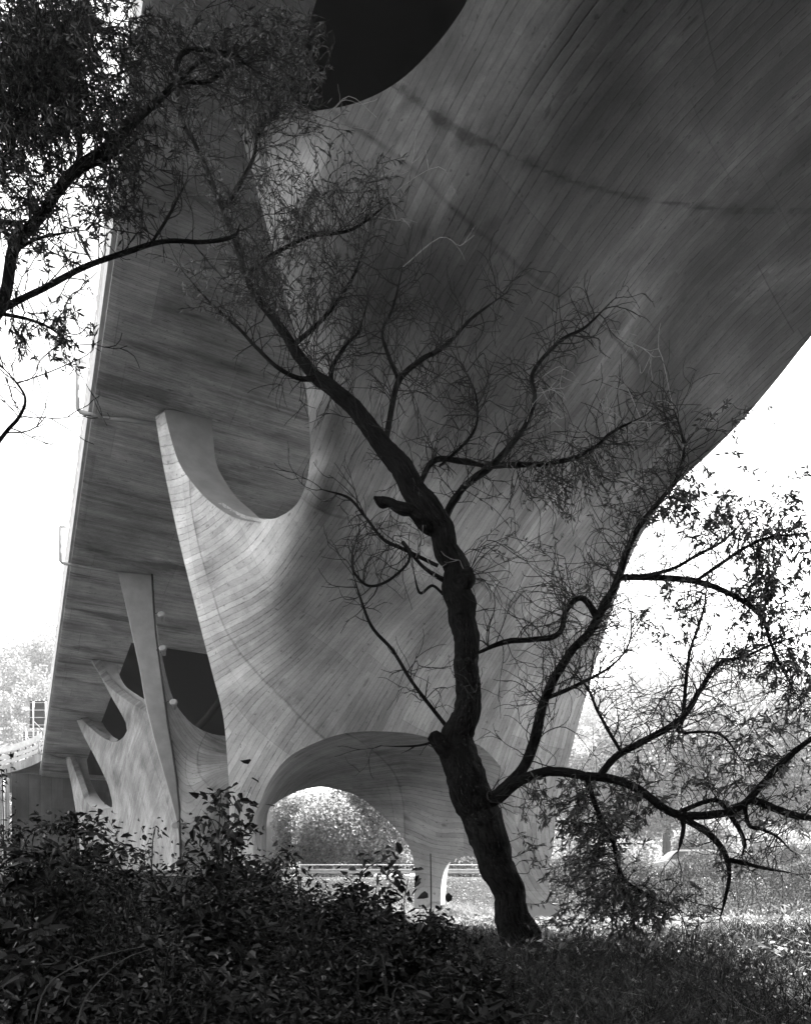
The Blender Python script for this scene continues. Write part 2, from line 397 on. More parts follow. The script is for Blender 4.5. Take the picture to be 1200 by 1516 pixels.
# near pier: the great sheet
U_edge = smooth_line([(243,609),(252,645),(265,685),(285,715),(310,742),(345,765),(385,772),(415,765),(440,745),(454,712),(459,670),(457,620),(453,575),(440,515),(420,430),(396,340),(375,262),(356,195),(345,160)], 4)
T_edge = smooth_line([(388,138),(400,156),(445,165),(485,161),(520,154),(560,138),(600,112),(640,72),(670,34),(693,-5),(706,-60),(714,-130),(716,-200),(712,-335),(705,-650),(693,-1070)], 4)
R_edge = smooth_line([(1330,345),(1262,432),(1200,498),(1150,561),(1100,620),(1050,671),(1002,716),(965,765),(938,815),(918,865),(900,920),(880,985),(862,1050),(847,1105),(836,1150),(826,1200),(818,1255),(811,1310),(818,1341)], 4)
crease = [(779,1341),(776,1300),(767,1241),(758,1183),(746,1146),(728,1120),(704,1101),(675,1094),(642,1093),(600,1085),(537,1083),(487,1092),(433,1117),(404,1148),(387,1183),(375,1217),(374,1275)]
L_edge = smooth_line([(340,1275),(339,1180),(336,1120),(330,1060),(315,1000),(297,930),(280,862),(265,800),(252,740),(240,680),(230,617)], 4)
main_poly = U_edge+T_edge+[(1200,-1070),(1700,-1070),(1700,-400),(1640,40)]+R_edge+smooth_line(crease, 4)+L_edge
main_pts = [(230,617,20.4),(243,609,20.2),(252,740,20.5),(280,860,20.5),(315,1000,20.9),(337,1120,21.3),(340,1245,22.0),(340,1180,21.7),
 (300,735,18.9),(340,762,18.1),(385,772,17.2),(420,765,16.4),(458,680,14.9),(455,580,13.9),(420,430,13.4),(385,300,13.05),(347,165,12.9),(388,145,12.8),
 (470,700,14.9),(480,760,15.9),(400,850,17.8),(340,850,19.2),(480,850,17.8),(600,850,18.1),(750,850,19.2),(850,850,20.5),(925,850,21.4),
 (470,600,13.8),(600,600,14.5),(750,600,15.5),(900,600,16.9),(1060,660,19.3),(500,300,12.0),(700,300,11.7),(900,300,12.5),(1100,300,13.9),(1200,300,14.5),
 (520,155,12.0),(692,0,10.9),(700,0,10.8),(900,0,10.1),(1200,0,10.8),(900,-250,8.8),(1250,-250,9.2),(716,-200,9.75),(712,-335,9.05),(703,-660,7.7),(693,-1070,6.5),(1100,-1070,6.1),(1700,-1070,6.3),(1200,-600,7.4),(1700,0,11.2),(1640,40,11.6),(1330,0,11.3),(1330,340,15.5),
 (600,450,12.9),(750,450,13.4),(900,450,14.6),(1050,450,16),(1150,480,17),(1200,498,17.5),(1000,715,20.4),(560,1083,20.9),(450,1105,21.1),(395,1150,21.5),(375,1220,22.0),
 (650,1092,21.5),(740,1146,22.6),(600,1000,20.3),(480,1000,20.1),(380,1000,20.4),(720,1000,21.0),(820,1000,22.2),(875,1000,22.6),(600,700,16.2),(600,780,17.3),(600,920,19.4),
 (845,1105,23.0),(770,1241,23.6),(820,1241,23.9),(779,1338,24.5),(813,1338,24.6)]
mp = np.array(main_pts); main_depth = TPS(mp[:, :2], 1/mp[:, 2])
main_ang = [(1100,100,46),(700,200,60),(900,400,50),(1100,480,42),(620,330,67),(800,100,56),(950,200,50),(650,600,64),(600,720,64),(750,650,60),(900,650,50),(480,880,38),(420,850,36),(340,850,18),
 (270,720,15),(490,720,70),(440,1000,56),(540,1000,58),(650,1000,52),(800,950,50),(450,1100,48),(560,1075,62),(420,600,70),(480,500,75),(400,250,72),(330,1000,42),(370,920,38),(800,1200,85),(360,1200,80)]
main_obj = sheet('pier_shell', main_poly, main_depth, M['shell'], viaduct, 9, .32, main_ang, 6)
# outer flank paler, upper underside darkened as painted shade, plus a stained seam
def shade_and_seep(o):
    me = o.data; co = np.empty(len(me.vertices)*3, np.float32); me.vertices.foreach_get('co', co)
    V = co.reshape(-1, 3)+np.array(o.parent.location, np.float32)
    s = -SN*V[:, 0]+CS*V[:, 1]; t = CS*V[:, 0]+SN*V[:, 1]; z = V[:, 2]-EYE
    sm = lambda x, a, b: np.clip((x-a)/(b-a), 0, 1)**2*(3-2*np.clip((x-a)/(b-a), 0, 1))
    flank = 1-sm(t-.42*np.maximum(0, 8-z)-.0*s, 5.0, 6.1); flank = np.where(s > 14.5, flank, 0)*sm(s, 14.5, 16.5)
    upper_shade = sm(z, 7.8, 11.3)*(1-flank)  # shade of the upper underside, put into the colour by height
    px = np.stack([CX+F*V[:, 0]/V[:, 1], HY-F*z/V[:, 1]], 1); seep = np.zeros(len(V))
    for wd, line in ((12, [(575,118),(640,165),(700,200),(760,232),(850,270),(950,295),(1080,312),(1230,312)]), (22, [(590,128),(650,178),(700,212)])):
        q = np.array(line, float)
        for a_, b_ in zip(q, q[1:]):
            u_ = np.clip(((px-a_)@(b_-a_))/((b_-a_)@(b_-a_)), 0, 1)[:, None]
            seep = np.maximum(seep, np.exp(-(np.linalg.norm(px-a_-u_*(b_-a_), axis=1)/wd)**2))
    for nme, val in (('upper_shade', upper_shade), ('pale_flank', flank), ('seep', seep)):
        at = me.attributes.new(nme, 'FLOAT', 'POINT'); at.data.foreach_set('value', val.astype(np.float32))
shade_and_seep(main_obj)
# the same shell continues unseen behind the viewer, added to close off the light
def mirror_copy(name, mesh, fn, parent):
    me = mesh.copy(); n = len(me.vertices); co = np.empty(n*3, np.float32); me.vertices.foreach_get('co', co)
    off = np.array(parent.location); V = fn(co.reshape(-1, 3)+off)-off
    me.vertices.foreach_set('co', V.astype(np.float32).ravel()); me.flip_normals(); me.update()
    o = bpy.data.objects.new(name, me); COL.objects.link(o); o.parent = parent; return o
def mirror_s(V, s0=3.6):
    s = -SN*V[:, 0]+CS*V[:, 1]; t = CS*V[:, 0]+SN*V[:, 1]; k = SN*SN+CS*CS
    s2 = 2*s0-s; z = V[:, 2]+KS*s-KS*s2
    return np.stack([(CS*t-SN*s2)/k, (SN*t+CS*s2)/k, z], 1)
mirror_copy('pier_shell', main_obj.data, mirror_s, viaduct)  # added unseen copy behind the viewer, closes off the light
# added sheet right of the far pier, keeping light off the soffit
ss = np.linspace(20, 62, 40); V = []; Fc = []
for s in ss:
    lo = EYE+np.interp(s, [20, 29, 33, 62], [3.2, 3.6, 7.6, 8.2])
    for t in (16.3, 16.6):
        for z in np.linspace(lo, soffit(s)+.02, 8): V.append(bridge(s, t-.02*(soffit(s)-z)**2, z))
for i in range(39):
    for h in (0, 8):
        for j in range(7): Fc.append((i*16+h+j, (i+1)*16+h+j, (i+1)*16+h+j+1, i*16+h+j+1))
    Fc.append((i*16, i*16+8, (i+1)*16+8, (i+1)*16))
mesh_obj('pier_shell', V, Fc, M['shell_pale'], viaduct, False, [(v[0], v[2]) for v in V])  # added sheet, keeps light off the soffit
# finger bands (thickness of the shell round the openings)
ribbon('finger_face', [(243,606),(252,645),(265,685),(285,715),(310,742),(345,765),(385,773)], [(313,612),(319,680),(333,712),(352,738),(370,754),(382,765),(392,772)],
       [20.15,19.9,19.5,19.1,18.65,17.95,17.15], [20.7,20.4,20.0,19.5,18.9,18.2,17.4], M['smooth'], main_obj)
# barrel under the near pier
far_arch = [(394,1275),(396,1205),(410,1188),(435,1174),(460,1167),(483,1166),(525,1177),(558,1200),(587,1229),(604,1252),(611,1272),(614,1300),(612,1345)]
low_arch = [(652,1345),(653,1310),(658,1288),(668,1275),(690,1268),(715,1272),(735,1290),(750,1320),(752,1341)]
near_c = crease[::-1]
barrel_poly = smooth_line(far_arch, 4)+smooth_line(low_arch, 4)+smooth_line(crease, 4)
bpts = [(x, y, 1/main_depth(np.array([[x, y]]))[0]+.02) for x, y in crease]
bpts += [(396,1205,23.6),(394,1275,23.4),(435,1174,25),(483,1166,26),(525,1177,26.4),(558,1200,26.8),(587,1229,27.2),(612,1272,27.6),(612,1345,27.8),(652,1345,27.6),(690,1268,26.4),(735,1290,25.3),(752,1341,25.0),
 (500,1120,23.2),(600,1120,23.5),(680,1160,24.2),(650,1230,26),(720,1210,24.7)]
bp = np.array(bpts); barrel_depth = TPS(bp[:, :2], 1/bp[:, 2])
barrel_ang = [(450,1150,45),(500,1115,58),(560,1110,78),(640,1140,130),(700,1180,140),(560,1160,-20),(640,1220,-25),(590,1190,-30),(690,1240,-15)]
sheet('arch_vault', barrel_poly, barrel_depth, M['shell'], viaduct, 10, .45, [(450,1150,38),(560,1150,0),(640,1220,-20),(690,1240,-15)], 6)
mb = MB()
c = [lift(776,1345,24.85), lift(828,1345,24.9)]
q = lift(776,1338,24.8); w = lift(826,1338,24.8)
mb.hexa([(q[0],24.6,EYE-1.0),(w[0],24.6,EYE-1.0),(w[0],26,EYE-1.0),(q[0],26,EYE-1.0),(q[0],24.6,q[2]),(w[0],24.6,q[2]),(w[0],26,q[2]),(q[0],26,q[2])])
mb.build('footing', M['smooth'], viaduct)
# far pier: front finger, its transverse sheet, and the side sheet with three fingers
cL = [(174,846),(185,890),(195,935),(206,985),(216,1040),(228,1090),(243,1145),(257,1195),(264,1230),(265,1290)]
cR = [(226,852),(229,890),(233,940),(239,985),(244,1030),(250,1075),(256,1110),(262,1150),(267,1200),(269,1290)]
sheet('finger_face', smooth_line(cL, 3)+smooth_line(cR, 3)[::-1], TPS([(174,849),(226,852),(200,985),(244,1030),(257,1195),(267,1200),(265,1280),(220,1040)], [1/28.9,1/29.3,1/29.2,1/29.5,1/29.6,1/29.75,1/29.8,1/29.2]), M['smooth'], viaduct, 9, .25, None, 5)
tr = smooth_line([(232,925),(238,960),(246,1000),(257,1036),(271,1058),(290,1076),(315,1087),(345,1091),(400,1098)], 3)+[(404,1120),(385,1150),(362,1200),(358,1290)]+smooth_line(cR, 3)[::-1][:-14]
trp = [(232,925,29.42),(240,990,29.5),(250,1075,29.6),(262,1150,29.75),(268,1280,29.85),(290,1076,30.6),(345,1091,31.8),(400,1100,33),(300,1160,29.9),(335,1160,30.3),(345,1280,30.2),(290,1250,29.6)]
tp = np.array(trp)
sheet('pier_shell', [p for p in tr], TPS(tp[:, :2], 1/tp[:, 2]), M['shell_pale'], viaduct, 9, .3, [(250,1000,-72),(270,1080,-55),(300,1110,-25),(300,1200,65),(340,1120,-5),(340,1200,70)], 5)
side = smooth_line([(135,979),(143,992),(157,1018),(170,1042),(180,1060)], 3)+[(182,1066),(187,1081)]+smooth_line([(181,1088),(170,1094),(158,1091),(146,1083),(134,1074),(120,1066)], 3)[0:]+[(114,1067)]
eL = smooth_line([(114,1067),(124,1090),(133,1107),(142,1124),(150,1140),(160,1163),(166,1187),(166,1194)], 3)
side = smooth_line([(137,979),(155,1010),(178,1030),(200,1045),(222,1058)], 3)  # upper lit edge under finger D band
side += [(232,1100),(247,1150),(261,1195),(267,1235),(267,1290),(121,1290),(119,1265),(115,1220),(107,1170),(97,1122)]
side += smooth_line([(104,1122),(112,1145),(119,1165),(126,1185),(138,1197),(152,1198),(166,1195)], 3)
side += smooth_line([(166,1187),(160,1163),(150,1140),(142,1124),(133,1107),(124,1090),(113.5,1067)], 3)
side += smooth_line([(122,1065),(132,1076),(145,1087),(158,1095),(170,1099),(182,1092),(188,1082)], 3)
side += smooth_line([(186,1070),(180,1058),(165,1032),(150,1004),(134.5,979)], 3)
sp = [(135,979,37.9),(137,979,37.8),(114,1067,47.9),(122,1065,47.6),(98,1121,57.2),(104,1122,56.9),(188,1082,38.5),(166,1190,46.5),(222,1058,33.5),(232,1100,33),(247,1150,32.5),(261,1200,32),(267,1280,32),
 (180,1060,37),(200,1100,36.5),(150,1140,45.5),(133,1107,47),(180,1180,42),(220,1180,36.5),(220,1260,36.5),(120,1265,57),(140,1220,52),(107,1170,57.2),(180,1260,42),(150,1260,50),(160,1095,43.5)]
sp_ = np.array(sp)
side_obj = sheet('pier_shell', side, TPS(sp_[:, :2], 1/sp_[:, 2]), M['shell_pale'], viaduct, 7, .4, [(200,1100,70),(230,1150,72),(180,1150,66),(150,1200,75),(230,1240,80),(130,1240,85)], 4)
ribbon('finger_face', [(135.5,976),(157,1014),(178,1032),(200,1047),(224,1061)], [(175,984),(177,1000),(186,1016),(202,1028),(228,1044)], [37.9,37.6,36.8,35.4,33.6], [38.3,38,37.2,36,34.2], M['smooth'], side_obj)
ribbon('finger_face', [(119,1063),(132,1077),(145,1088),(158,1096),(170,1100)], [(152,1070),(157,1079),(163,1086),(168,1091),(175,1095)], [47.7,46.6,45.4,43.8,42.2], [48.2,47.2,46.2,44.6,43], M['smooth'], side_obj)
ribbon('finger_face', [(100,1119),(108,1140),(117,1163),(126,1184),(140,1200)], [(128,1122),(133,1153),(143,1174),(152,1187),(166,1197)], [57.1,56.6,55.4,54,52], [57.6,57,55.4,53,49], M['smooth'], side_obj)

# drain pipes with their loops off the deck edge
def pipe_at(px, py, run_px, run_py, hgt):
    Y = deck_Y(px, py); X = (px-CX)/F*Y; s = -SN*X+CS*Y
    Yb = deck_Y(run_px, run_py); Xb = (run_px-CX)/F*Yb; sb = -SN*Xb+CS*Yb; tb = CS*Xb+SN*Yb
    z = -.09
    pts = [(s, T0-.16, hgt), (s, T0-.32, hgt), (s, T0-.38, hgt-.06), (s, T0-.38, z+.06), (s, T0-.32, z), (s, T0+.3, z), (s+(sb-s)*.5, (T0+tb)/2, z), (sb, tb, z)]
    mb = MB(); P = bline(pts); mb.tube(P, .058, 8)
    for i in (1, 4): mb.tube(np.array([P[i], P[i]+(P[i+1]-P[i])*.9]), .062, 8)
    mb.build('drain_pipe', M['paint_grey'], viaduct, True)
pipe_at(143,612,231,624,1.3); pipe_at(106,833,214,852,1.3); pipe_at(66,1115,99,1123,.9)
mb = MB(); mb.tube(np.array([lift(x, y, d) for x, y, d in [(225,850,29.1),(227,890,29.1),(231,940,29.2),(237,985,29.25),(243,1030,29.3),(249,1075,29.35),(255,1110,29.4),(261,1150,29.45),(266,1200,29.5),(268,1290,29.55)]]), .04, 6); mb.build('downpipe', M['dark_metal'], viaduct, True)
mb = MB(); mb.tube(np.array([lift(x, y, d) for x, y, d in [(330,1032,33.5),(306,1064,32.8),(290,1080,32.2)]]), .16, 8); mb.build('drain_pipe', M['dark_metal'], viaduct, True)
# floodlights on the far pier
lamp_lab = ['small floodlight highest on the slim concrete finger, close below the deck', 'small floodlight at mid height of the slim concrete finger, second from top', 'small floodlight on a long arm at the lower dark opening of the slim finger', 'floodlight low at the foot of the slim finger, just above the brambles']
for i, (bx, by, lx, ly, Yd) in enumerate([(228,908,239,910,29.0),(232,962,241,960,29.0),(243,1040,257,1040,29.1),(266,1215,259,1222,29.2)]):
    p = lift(lx, ly, Yd); b = lift(bx, by, Yd+.1)
    t = empty('floodlight', tuple(b), lamp_lab[i], 'floodlight', 'floodlights on the far pier')
    d = np.array([.05, -.75, .35 if i < 3 else -.2]); d /= np.linalg.norm(d)
    mb = MB(); mb.tube(np.array([p-d*.22-np.array([0,0,.12]), p-d*.1-np.array([0,0,.03]), p, p+d*.03]), [.06,.1,.155,.155], 10); hs_ = mb.build('housing', M['steel'], t, True)
    mb = MB(); mb.tube(np.array([p+d*.02, p+d*.045]), [.115,.115], 10); mb.build('lens', M['glass'], hs_)
    mb = MB(); mb.tube(np.array([b+np.array([-.02,.05,0]), (b+p)/2+np.array([0,0,.04]), p-d*.12-np.array([0,0,.03])]), .022, 5); mb.build('arm', M['dark_metal'], t)
# ------------------------------------------------------------------ ground
_gy = np.array([-300, -20, 0, 5, 9, 14, 24, 30, 32, 36, 39, 120, 700], float)
_gz = np.array([-2.0, -1.8, -1.6, -1.08, -.58, -.62, -.75, -.98, -.7, .85, 1.12, 1.3, 1.5])
def ground_z(x, y):
    x = np.asarray(x, float); y = np.asarray(y, float)
    z = np.interp(y, _gy, _gz)
    z = z+.05*np.sin(x*.9+.3*y)*np.exp(-((y-8)/14)**2)+.04*np.sin(y*1.3-.6*x)*np.exp(-((y-12)/12)**2)
    return z+EYE
gx = np.concatenate([np.linspace(-400, -40, 14), np.linspace(-36, 36, 100), np.linspace(40, 400, 14)])
gy = np.concatenate([np.linspace(-300, -8, 10), np.linspace(-6, 46, 110), np.linspace(50, 700, 20)])
XX, YY = np.meshgrid(gx, gy); ZZ = ground_z(XX, YY)
nx, ny = len(gx), len(gy)
I = np.arange(nx*ny).reshape(ny, nx)
Fq = np.stack([I[:-1, :-1], I[:-1, 1:], I[1:, 1:], I[1:, :-1]], -1).reshape(-1, 4)
m_ground, nt = new_mat('rough_meadow_earth')
oc = N(nt, 'ShaderNodeTexCoord').outputs['Object']
n1 = noise(nt, oc, .7, 6, .65); n2 = noise(nt, oc, 9, 5, .7)
val = math_n(nt, 'MULTIPLY', math_n(nt, 'MULTIPLY', mapr(nt, n1, .3, .7, .7, 1.3), mapr(nt, n2, .3, .7, .5, 1.5)), .022)
finish(nt, val, .95, n2, .8, .05, .1)
prop(mesh_obj('ground', np.stack([XX, YY, ZZ], -1).reshape(-1, 3), Fq, m_ground, None, True), kind='structure')
def strip(name, ys, mat, dz, x0=-200, x1=200):
    V = []; 
    for x in np.linspace(x0, x1, 21):
        for y in ys: V.append((x, y, EYE+1.17+dz+(y-39)*.0022))
    k = len(ys); Fc = [(i*k+j, (i+1)*k+j, (i+1)*k+j+1, i*k+j+1) for i in range(20) for j in range(k-1)]
    return prop(mesh_obj(name, V, Fc, mat), kind='structure')
strip('road', [40.5, 44, 48.5], M['asphalt'], .03)
mk = plain('road_paint', .7, .1)
for y in (40.9, 48.1):
    strip('road_marking', [y, y+.14], mk, .036)

# ------------------------------------------------------------------ quads for leaves and blades
def quad_leaves(base, dirs, normals, length, width, fold=.15):
    """(N,4,3): rhombus leaf from base along dirs"""
    side = np.cross(dirs, normals); side /= np.linalg.norm(side, axis=1)[:, None]+1e-9
    L = np.asarray(length)[:, None]; W = np.asarray(width)[:, None]
    mid = base+dirs*L*.45
    up = normals*W*fold
    return np.stack([base, mid+side*W*.5+up, base+dirs*L, mid-side*W*.5+up], 1)
def leaves_obj(name, Q, mat, parent=None):
    Q = np.asarray(Q).reshape(-1, 4, 3); n = len(Q)
    return mesh_obj(name, Q.reshape(-1, 3), np.arange(n*4).reshape(n, 4), mat, parent)
def unit(v): return v/(np.linalg.norm(v, axis=-1, keepdims=True)+1e-9)
def rnd_unit(n, rng): return unit(rng.standard_normal((n, 3)))

M.update(cane=plain('dry_cane', .05, .3, 20), litter=leaf_mat('fallen_leaf', .06, .7, .2), bark=bark_mat('willow_bark', .009), twig=plain('twig_bark', .009, .3, 20), pale_twig=plain('sunlit_twig', .22, .3, 20),
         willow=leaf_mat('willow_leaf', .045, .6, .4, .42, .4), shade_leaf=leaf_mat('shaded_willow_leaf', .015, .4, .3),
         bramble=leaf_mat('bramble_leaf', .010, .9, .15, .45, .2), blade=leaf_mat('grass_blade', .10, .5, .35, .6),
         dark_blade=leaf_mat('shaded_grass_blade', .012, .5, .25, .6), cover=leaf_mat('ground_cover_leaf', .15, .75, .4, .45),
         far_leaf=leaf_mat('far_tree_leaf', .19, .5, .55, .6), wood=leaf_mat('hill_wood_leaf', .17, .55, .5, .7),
         ivy=leaf_mat('hedge_leaf', .075, .6, .5, .45), reed=leaf_mat('pale_reed', .15, .3, .5, .6))

# ------------------------------------------------------------------ branching
class Tree:
    def __init__(s, seed, fat=1.): s.fat = fat; s.rng = np.random.default_rng(seed); s.limb_pts = []; s.twigs = []; s.Q = []
    def limb(s, path, name='branch', k=8, parent=None, mat=None, sub=7, wob=.05, gnarl=.012, blunt=False):
        """path: (px,py,Y,radius px) surveyed points"""
        A = np.array([np.append(lift(x, y, d), r*s.fat/F*d) for x, y, d, r in path])
        C = crom(A, sub)
        P, R = C[:, :3].copy(), np.maximum(C[:, 3], .0025)
        n = len(P)
        if n > 6:
            nz = s.rng.standard_normal((n, 3)); m_ = max(3, n//9); nz = np.stack([np.interp(np.arange(n), np.linspace(0, n-1, m_), s.rng.standard_normal(m_)) for _ in range(3)], 1)
            nz[0] = nz[-1] = 0
            P += nz*np.minimum(R*.3, gnarl)[:, None]
        if name == 'branch' and not blunt: R[-sub:] *= np.linspace(1, .45, sub)
        s.limb_pts.append(np.hstack([P, R[:, None]]))
        if parent is not None:
            V, Fc = tube_np(P, R, k, True, wob, s.rng)
            l = np.concatenate([[0], np.cumsum(np.linalg.norm(np.diff(P, axis=0), axis=1))])
            uv = np.stack([np.tile(np.abs(np.arange(k)/k-.5)*2*3.1*R.mean(), n), np.repeat(l, k)], 1)
            o = mesh_obj(name, V, Fc, mat or M['bark'], parent, True, uv)
            if name == 'branch' and not blunt:
                d = unit(P[-1]-P[-3])
                for _ in range(2): s.twig(P[-1]-d*.02, d+s.rng.standard_normal(3)*.35, s.rng.uniform(.3, .7), R[-1], .9, 0, 1, None, 2)
            return o
        return None
    def allp(s): return np.vstack(s.limb_pts)
    def twig(s, p, d, length, r0, curl=.25, up=0., depth=1, seg=None, kids=3, leaf=None, spread=.8):
        rng = s.rng; n = seg or max(4, int(length/.06)); n = min(n, 14)
        h = length/n; P = [p]; d = d/np.linalg.norm(d); bend = unit(rng.standard_normal(3))*curl
        for i in range(n):
            d = d+bend*h*4.5+rng.standard_normal(3)*.15+np.array([0, 0, up])*h*2
            d = d/np.linalg.norm(d); P.append(P[-1]+d*h)
            if rng.random() < .25: bend = unit(rng.standard_normal(3))*curl
        P = np.array(P); R = np.linspace(max(r0, .0042), max(.0026, r0*.35), n+1)
        s.twigs.append((P, R))
        if depth > 0:
            for _ in range(kids):
                i = rng.integers(n//4, n); dd = unit(P[i]-P[i-1])+rng.standard_normal(3)*spread*.6
                s.twig(P[i], dd, length*rng.uniform(.3, .65), R[i]*.7, curl*1.3, up, depth-1, None, kids, leaf, spread)
        if leaf: s.leaf_along(P, leaf)
    def leaf_along(s, P, leaf, frac=.35):
        """leaf: (count, length, width, droop)"""
        cnt, L, W, droop = leaf; rng = s.rng
        u = rng.uniform(frac, 1, cnt)*(len(P)-1); i = np.minimum(u.astype(int), len(P)-2); f = (u-i)[:, None]
        B = P[i]*(1-f)+P[i+1]*f; T = unit(P[i+1]-P[i])
        D = unit(T*.6+rng.standard_normal((cnt, 3))*.55+np.array([0, 0, -droop]))
        Nn = unit(rng.standard_normal((cnt, 3))+np.array([0, 0, .6]))
        ln = L*rng.uniform(.55, 1.2, cnt)
        s.Q.append(quad_leaves(B, D, Nn, ln, W*rng.uniform(.7, 1.2, cnt)))
    def spray(s, px, py, Y, rpx, ntw, leaf=None, dY=.5, r0=.005, curl=.5, kids=0, kid_len=.4, sag=.12, only=None):
        """twigs that grow from the nearest limbs to a cloud of places round (px,py,Y)"""
        A = s.allp() if only is None else s.limb_pts[only]; rng = s.rng
        for _ in range(ntw):
            while True:
                o = rng.uniform(-1, 1, 2)
                if o@o < 1: break
            q = lift(px+o[0]*(rpx if np.isscalar(rpx) else rpx[0]), py+o[1]*(rpx if np.isscalar(rpx) else rpx[1]), Y+rng.uniform(-dY, dY))
            d = np.linalg.norm(A[:, :3]-q, axis=1); c = np.argsort(d)[:14]; a = A[rng.choice(c), :3]
            L = np.linalg.norm(q-a)
            m1 = a+(q-a)*.4+rng.standard_normal(3)*L*.13+np.array([0, 0, L*sag])
            m2 = a+(q-a)*.75+rng.standard_normal(3)*L*.1+np.array([0, 0, L*sag*.6])
            P = crom(np.array([a, m1, m2, q]), 4)
            s.twigs.append((P, np.linspace(max(r0, .005), .0026, len(P))))
            if leaf: s.leaf_along(P, leaf, .3)
            for _k in range(kids):
                i = rng.integers(3, len(P)-1)
                s.twig(P[i], unit(P[i]-P[i-1])+rng.standard_normal(3)*.6, kid_len*rng.uniform(.4, 1), .0026, curl, 0, 0, None, 0, leaf)
    def shoots(s, which, n, length, r0, up=.3, depth=1, kids=3, leaf=None, curl=.3, lo=.1, hi=1., spread=.8):
        """twigs scattered along one limb"""
        A = s.limb_pts[which]; rng = s.rng
        for _ in range(n):
            i = int(rng.uniform(lo, hi)*(len(A)-2)); p = A[i, :3]; t = unit(A[i+1, :3]-p)
            d = unit(np.cross(t, rng.standard_normal(3)))+t*.4+np.array([0, 0, up])
            s.twig(p, d, length*rng.uniform(.35, 1.15), r0*rng.uniform(.6, 1.1), curl, up*.2, depth, None, kids, leaf, spread)
    def build(s, root, mat_t, mat_l, leafname='foliage'):
        if s.twigs:
            Vs = []; Fs = []; n = 0
            for P, R in s.twigs:
                V, Fc = tube_np(P, R, 3 if R[0] < .004 else 5, False); Vs.append(V); Fs.append(np.array(Fc)+n); n += len(V)
            mesh_obj('twigs', np.vstack(Vs), np.vstack(Fs), mat_t, root, True)
        if s.Q: leaves_obj(leafname, np.concatenate(s.Q), mat_l, root)

# ------------------------------------------------------------------ the leaning willow
wb = lift(772, 1402, 9.0)
willow = empty('willow_tree', (wb[0], wb[1], float(ground_z(wb[0], wb[1]))-.02), 'dark leaning willow with forked bare trunk, standing in front of the bridge pier', 'tree')
T = Tree(11, .93)
T.limb([(790,1440,9,42),(775,1405,9,37),(757,1345,9,26),(738,1275,9,28),(714,1210,9,32),(692,1155,9,32),(676,1112,9,29),(690,1062,9,22),(697,1000,9,19.5),(690,940,9,20.5),(680,895,9,23),(672,850,9,20),
        (655,800,9,20),(627,748,9,21),(592,694,9,18),(552,642,9,15),(508,592,9.05,12),(470,550,9.1,10),(430,505,9.2,7.5),(395,460,9.3,6),(368,418,9.4,5),(345,345,9.6,4.5),(312,265,9.9,4),(276,180,10.2,3),(255,120,10.4,2)],
       'trunk', 28, willow, None, 16, .055, .03)
B = {}
THIN = {'R1': .58, 'R2': .8, 'R4': .62, 'R1e': .7, 'R1b': .7, 'R2e': .72, 'cut': 1, 'stub': .95, 'burl': 1}
def br(key, path, k=7):
    f = THIN.get(key, .72); B[key] = len(T.limb_pts); T.limb([(x, y, d, r*f) for x, y, d, r in path], 'branch', k+3, willow, None, 9, .07, .03, blunt=key in ('cut', 'stub', 'burl'))
br('cut', [(722,1228,9,8),(704,1190,9,15),(680,1150,8.95,17),(662,1120,8.9,14),(645,1092,8.85,12)], 9)
br('stub', [(650,790,9,6),(630,776,8.97,12),(612,766,8.9,9),(596,757,8.87,11),(580,744,8.85,8),(566,741,8.82,9.5),(556,735,8.8,4)], 8)
br('burl', [(668,900,9,6),(672,874,9,15),(684,858,8.85,15),(690,846,8.75,9)], 9)
br('R1', [(694,1178,9,6),(712,1184,8.97,18),(730,1180,8.9,20),(762,1160,8.8,16),(800,1148,8.7,14),(850,1142,8.6,13),(900,1148,8.5,12),(950,1170,8.4,11),(1000,1206,8.3,11),(1060,1206,8.2,11),(1100,1190,8.2,10),(1130,1160,8.2,9),(1160,1128,8.2,8),(1205,1092,8.2,7),(1260,1060,8.2,5)], 9)
br('R1b', [(1005,1210,8.3,9),(1045,1232,8.2,8),(1070,1258,8.1,7),(1080,1290,8.1,5),(1074,1330,8.1,4),(1066,1360,8.1,3)])
br('R1c', [(1076,1272,8.1,6),(1100,1277,8.1,5),(1135,1286,8.1,4),(1172,1293,8.1,3)])
br('R1d', [(1010,1206,8.3,7),(1012,1228,8.25,5),(1008,1246,8.2,4),(1002,1263,8.2,3)])
br('R1e', [(1105,1186,8.2,8),(1150,1200,8.1,8),(1200,1212,8.0,7),(1260,1218,8.0,5)])
br('R1f', [(1005,1205,8.3,6),(1040,1188,8.4,5),(1062,1186,8.5,5),(1082,1212,8.5,5),(1100,1245,8.5,4),(1098,1270,8.5,3)])
br('R1g', [(1100,1190,8.2,5),(1108,1222,8.3,4),(1125,1228,8.3,4),(1150,1240,8.3,3),(1170,1260,8.3,2)])
br('R2', [(735,1178,8.95,11),(768,1148,9.0,12),(790,1100,9.1,11),(802,1050,9.1,10),(818,1008,9.2,10),(845,965,9.2,9),(872,935,9.2,9),(892,897,9.2,9),(912,858,9.2,8),(927,818,9.2,7),(946,780,9.3,6),(976,742,9.3,5),(1000,710,9.4,4),(1012,672,9.4,3),(1008,640,9.4,2.5),(996,605,9.4,2)], 8)
br('R2b', [(915,855,9.2,7),(960,853,9.1,7),(1010,858,9.0,6.5),(1060,870,8.9,6),(1100,890,8.9,5),(1128,915,8.9,4.5),(1140,950,8.9,3.5),(1155,985,8.9,3),(1185,1040,8.9,2)])
br('R2c', [(950,853,9.1,5),(995,842,9.3,4),(1030,822,9.4,4),(1070,800,9.5,3),(1098,776,9.5,2)])
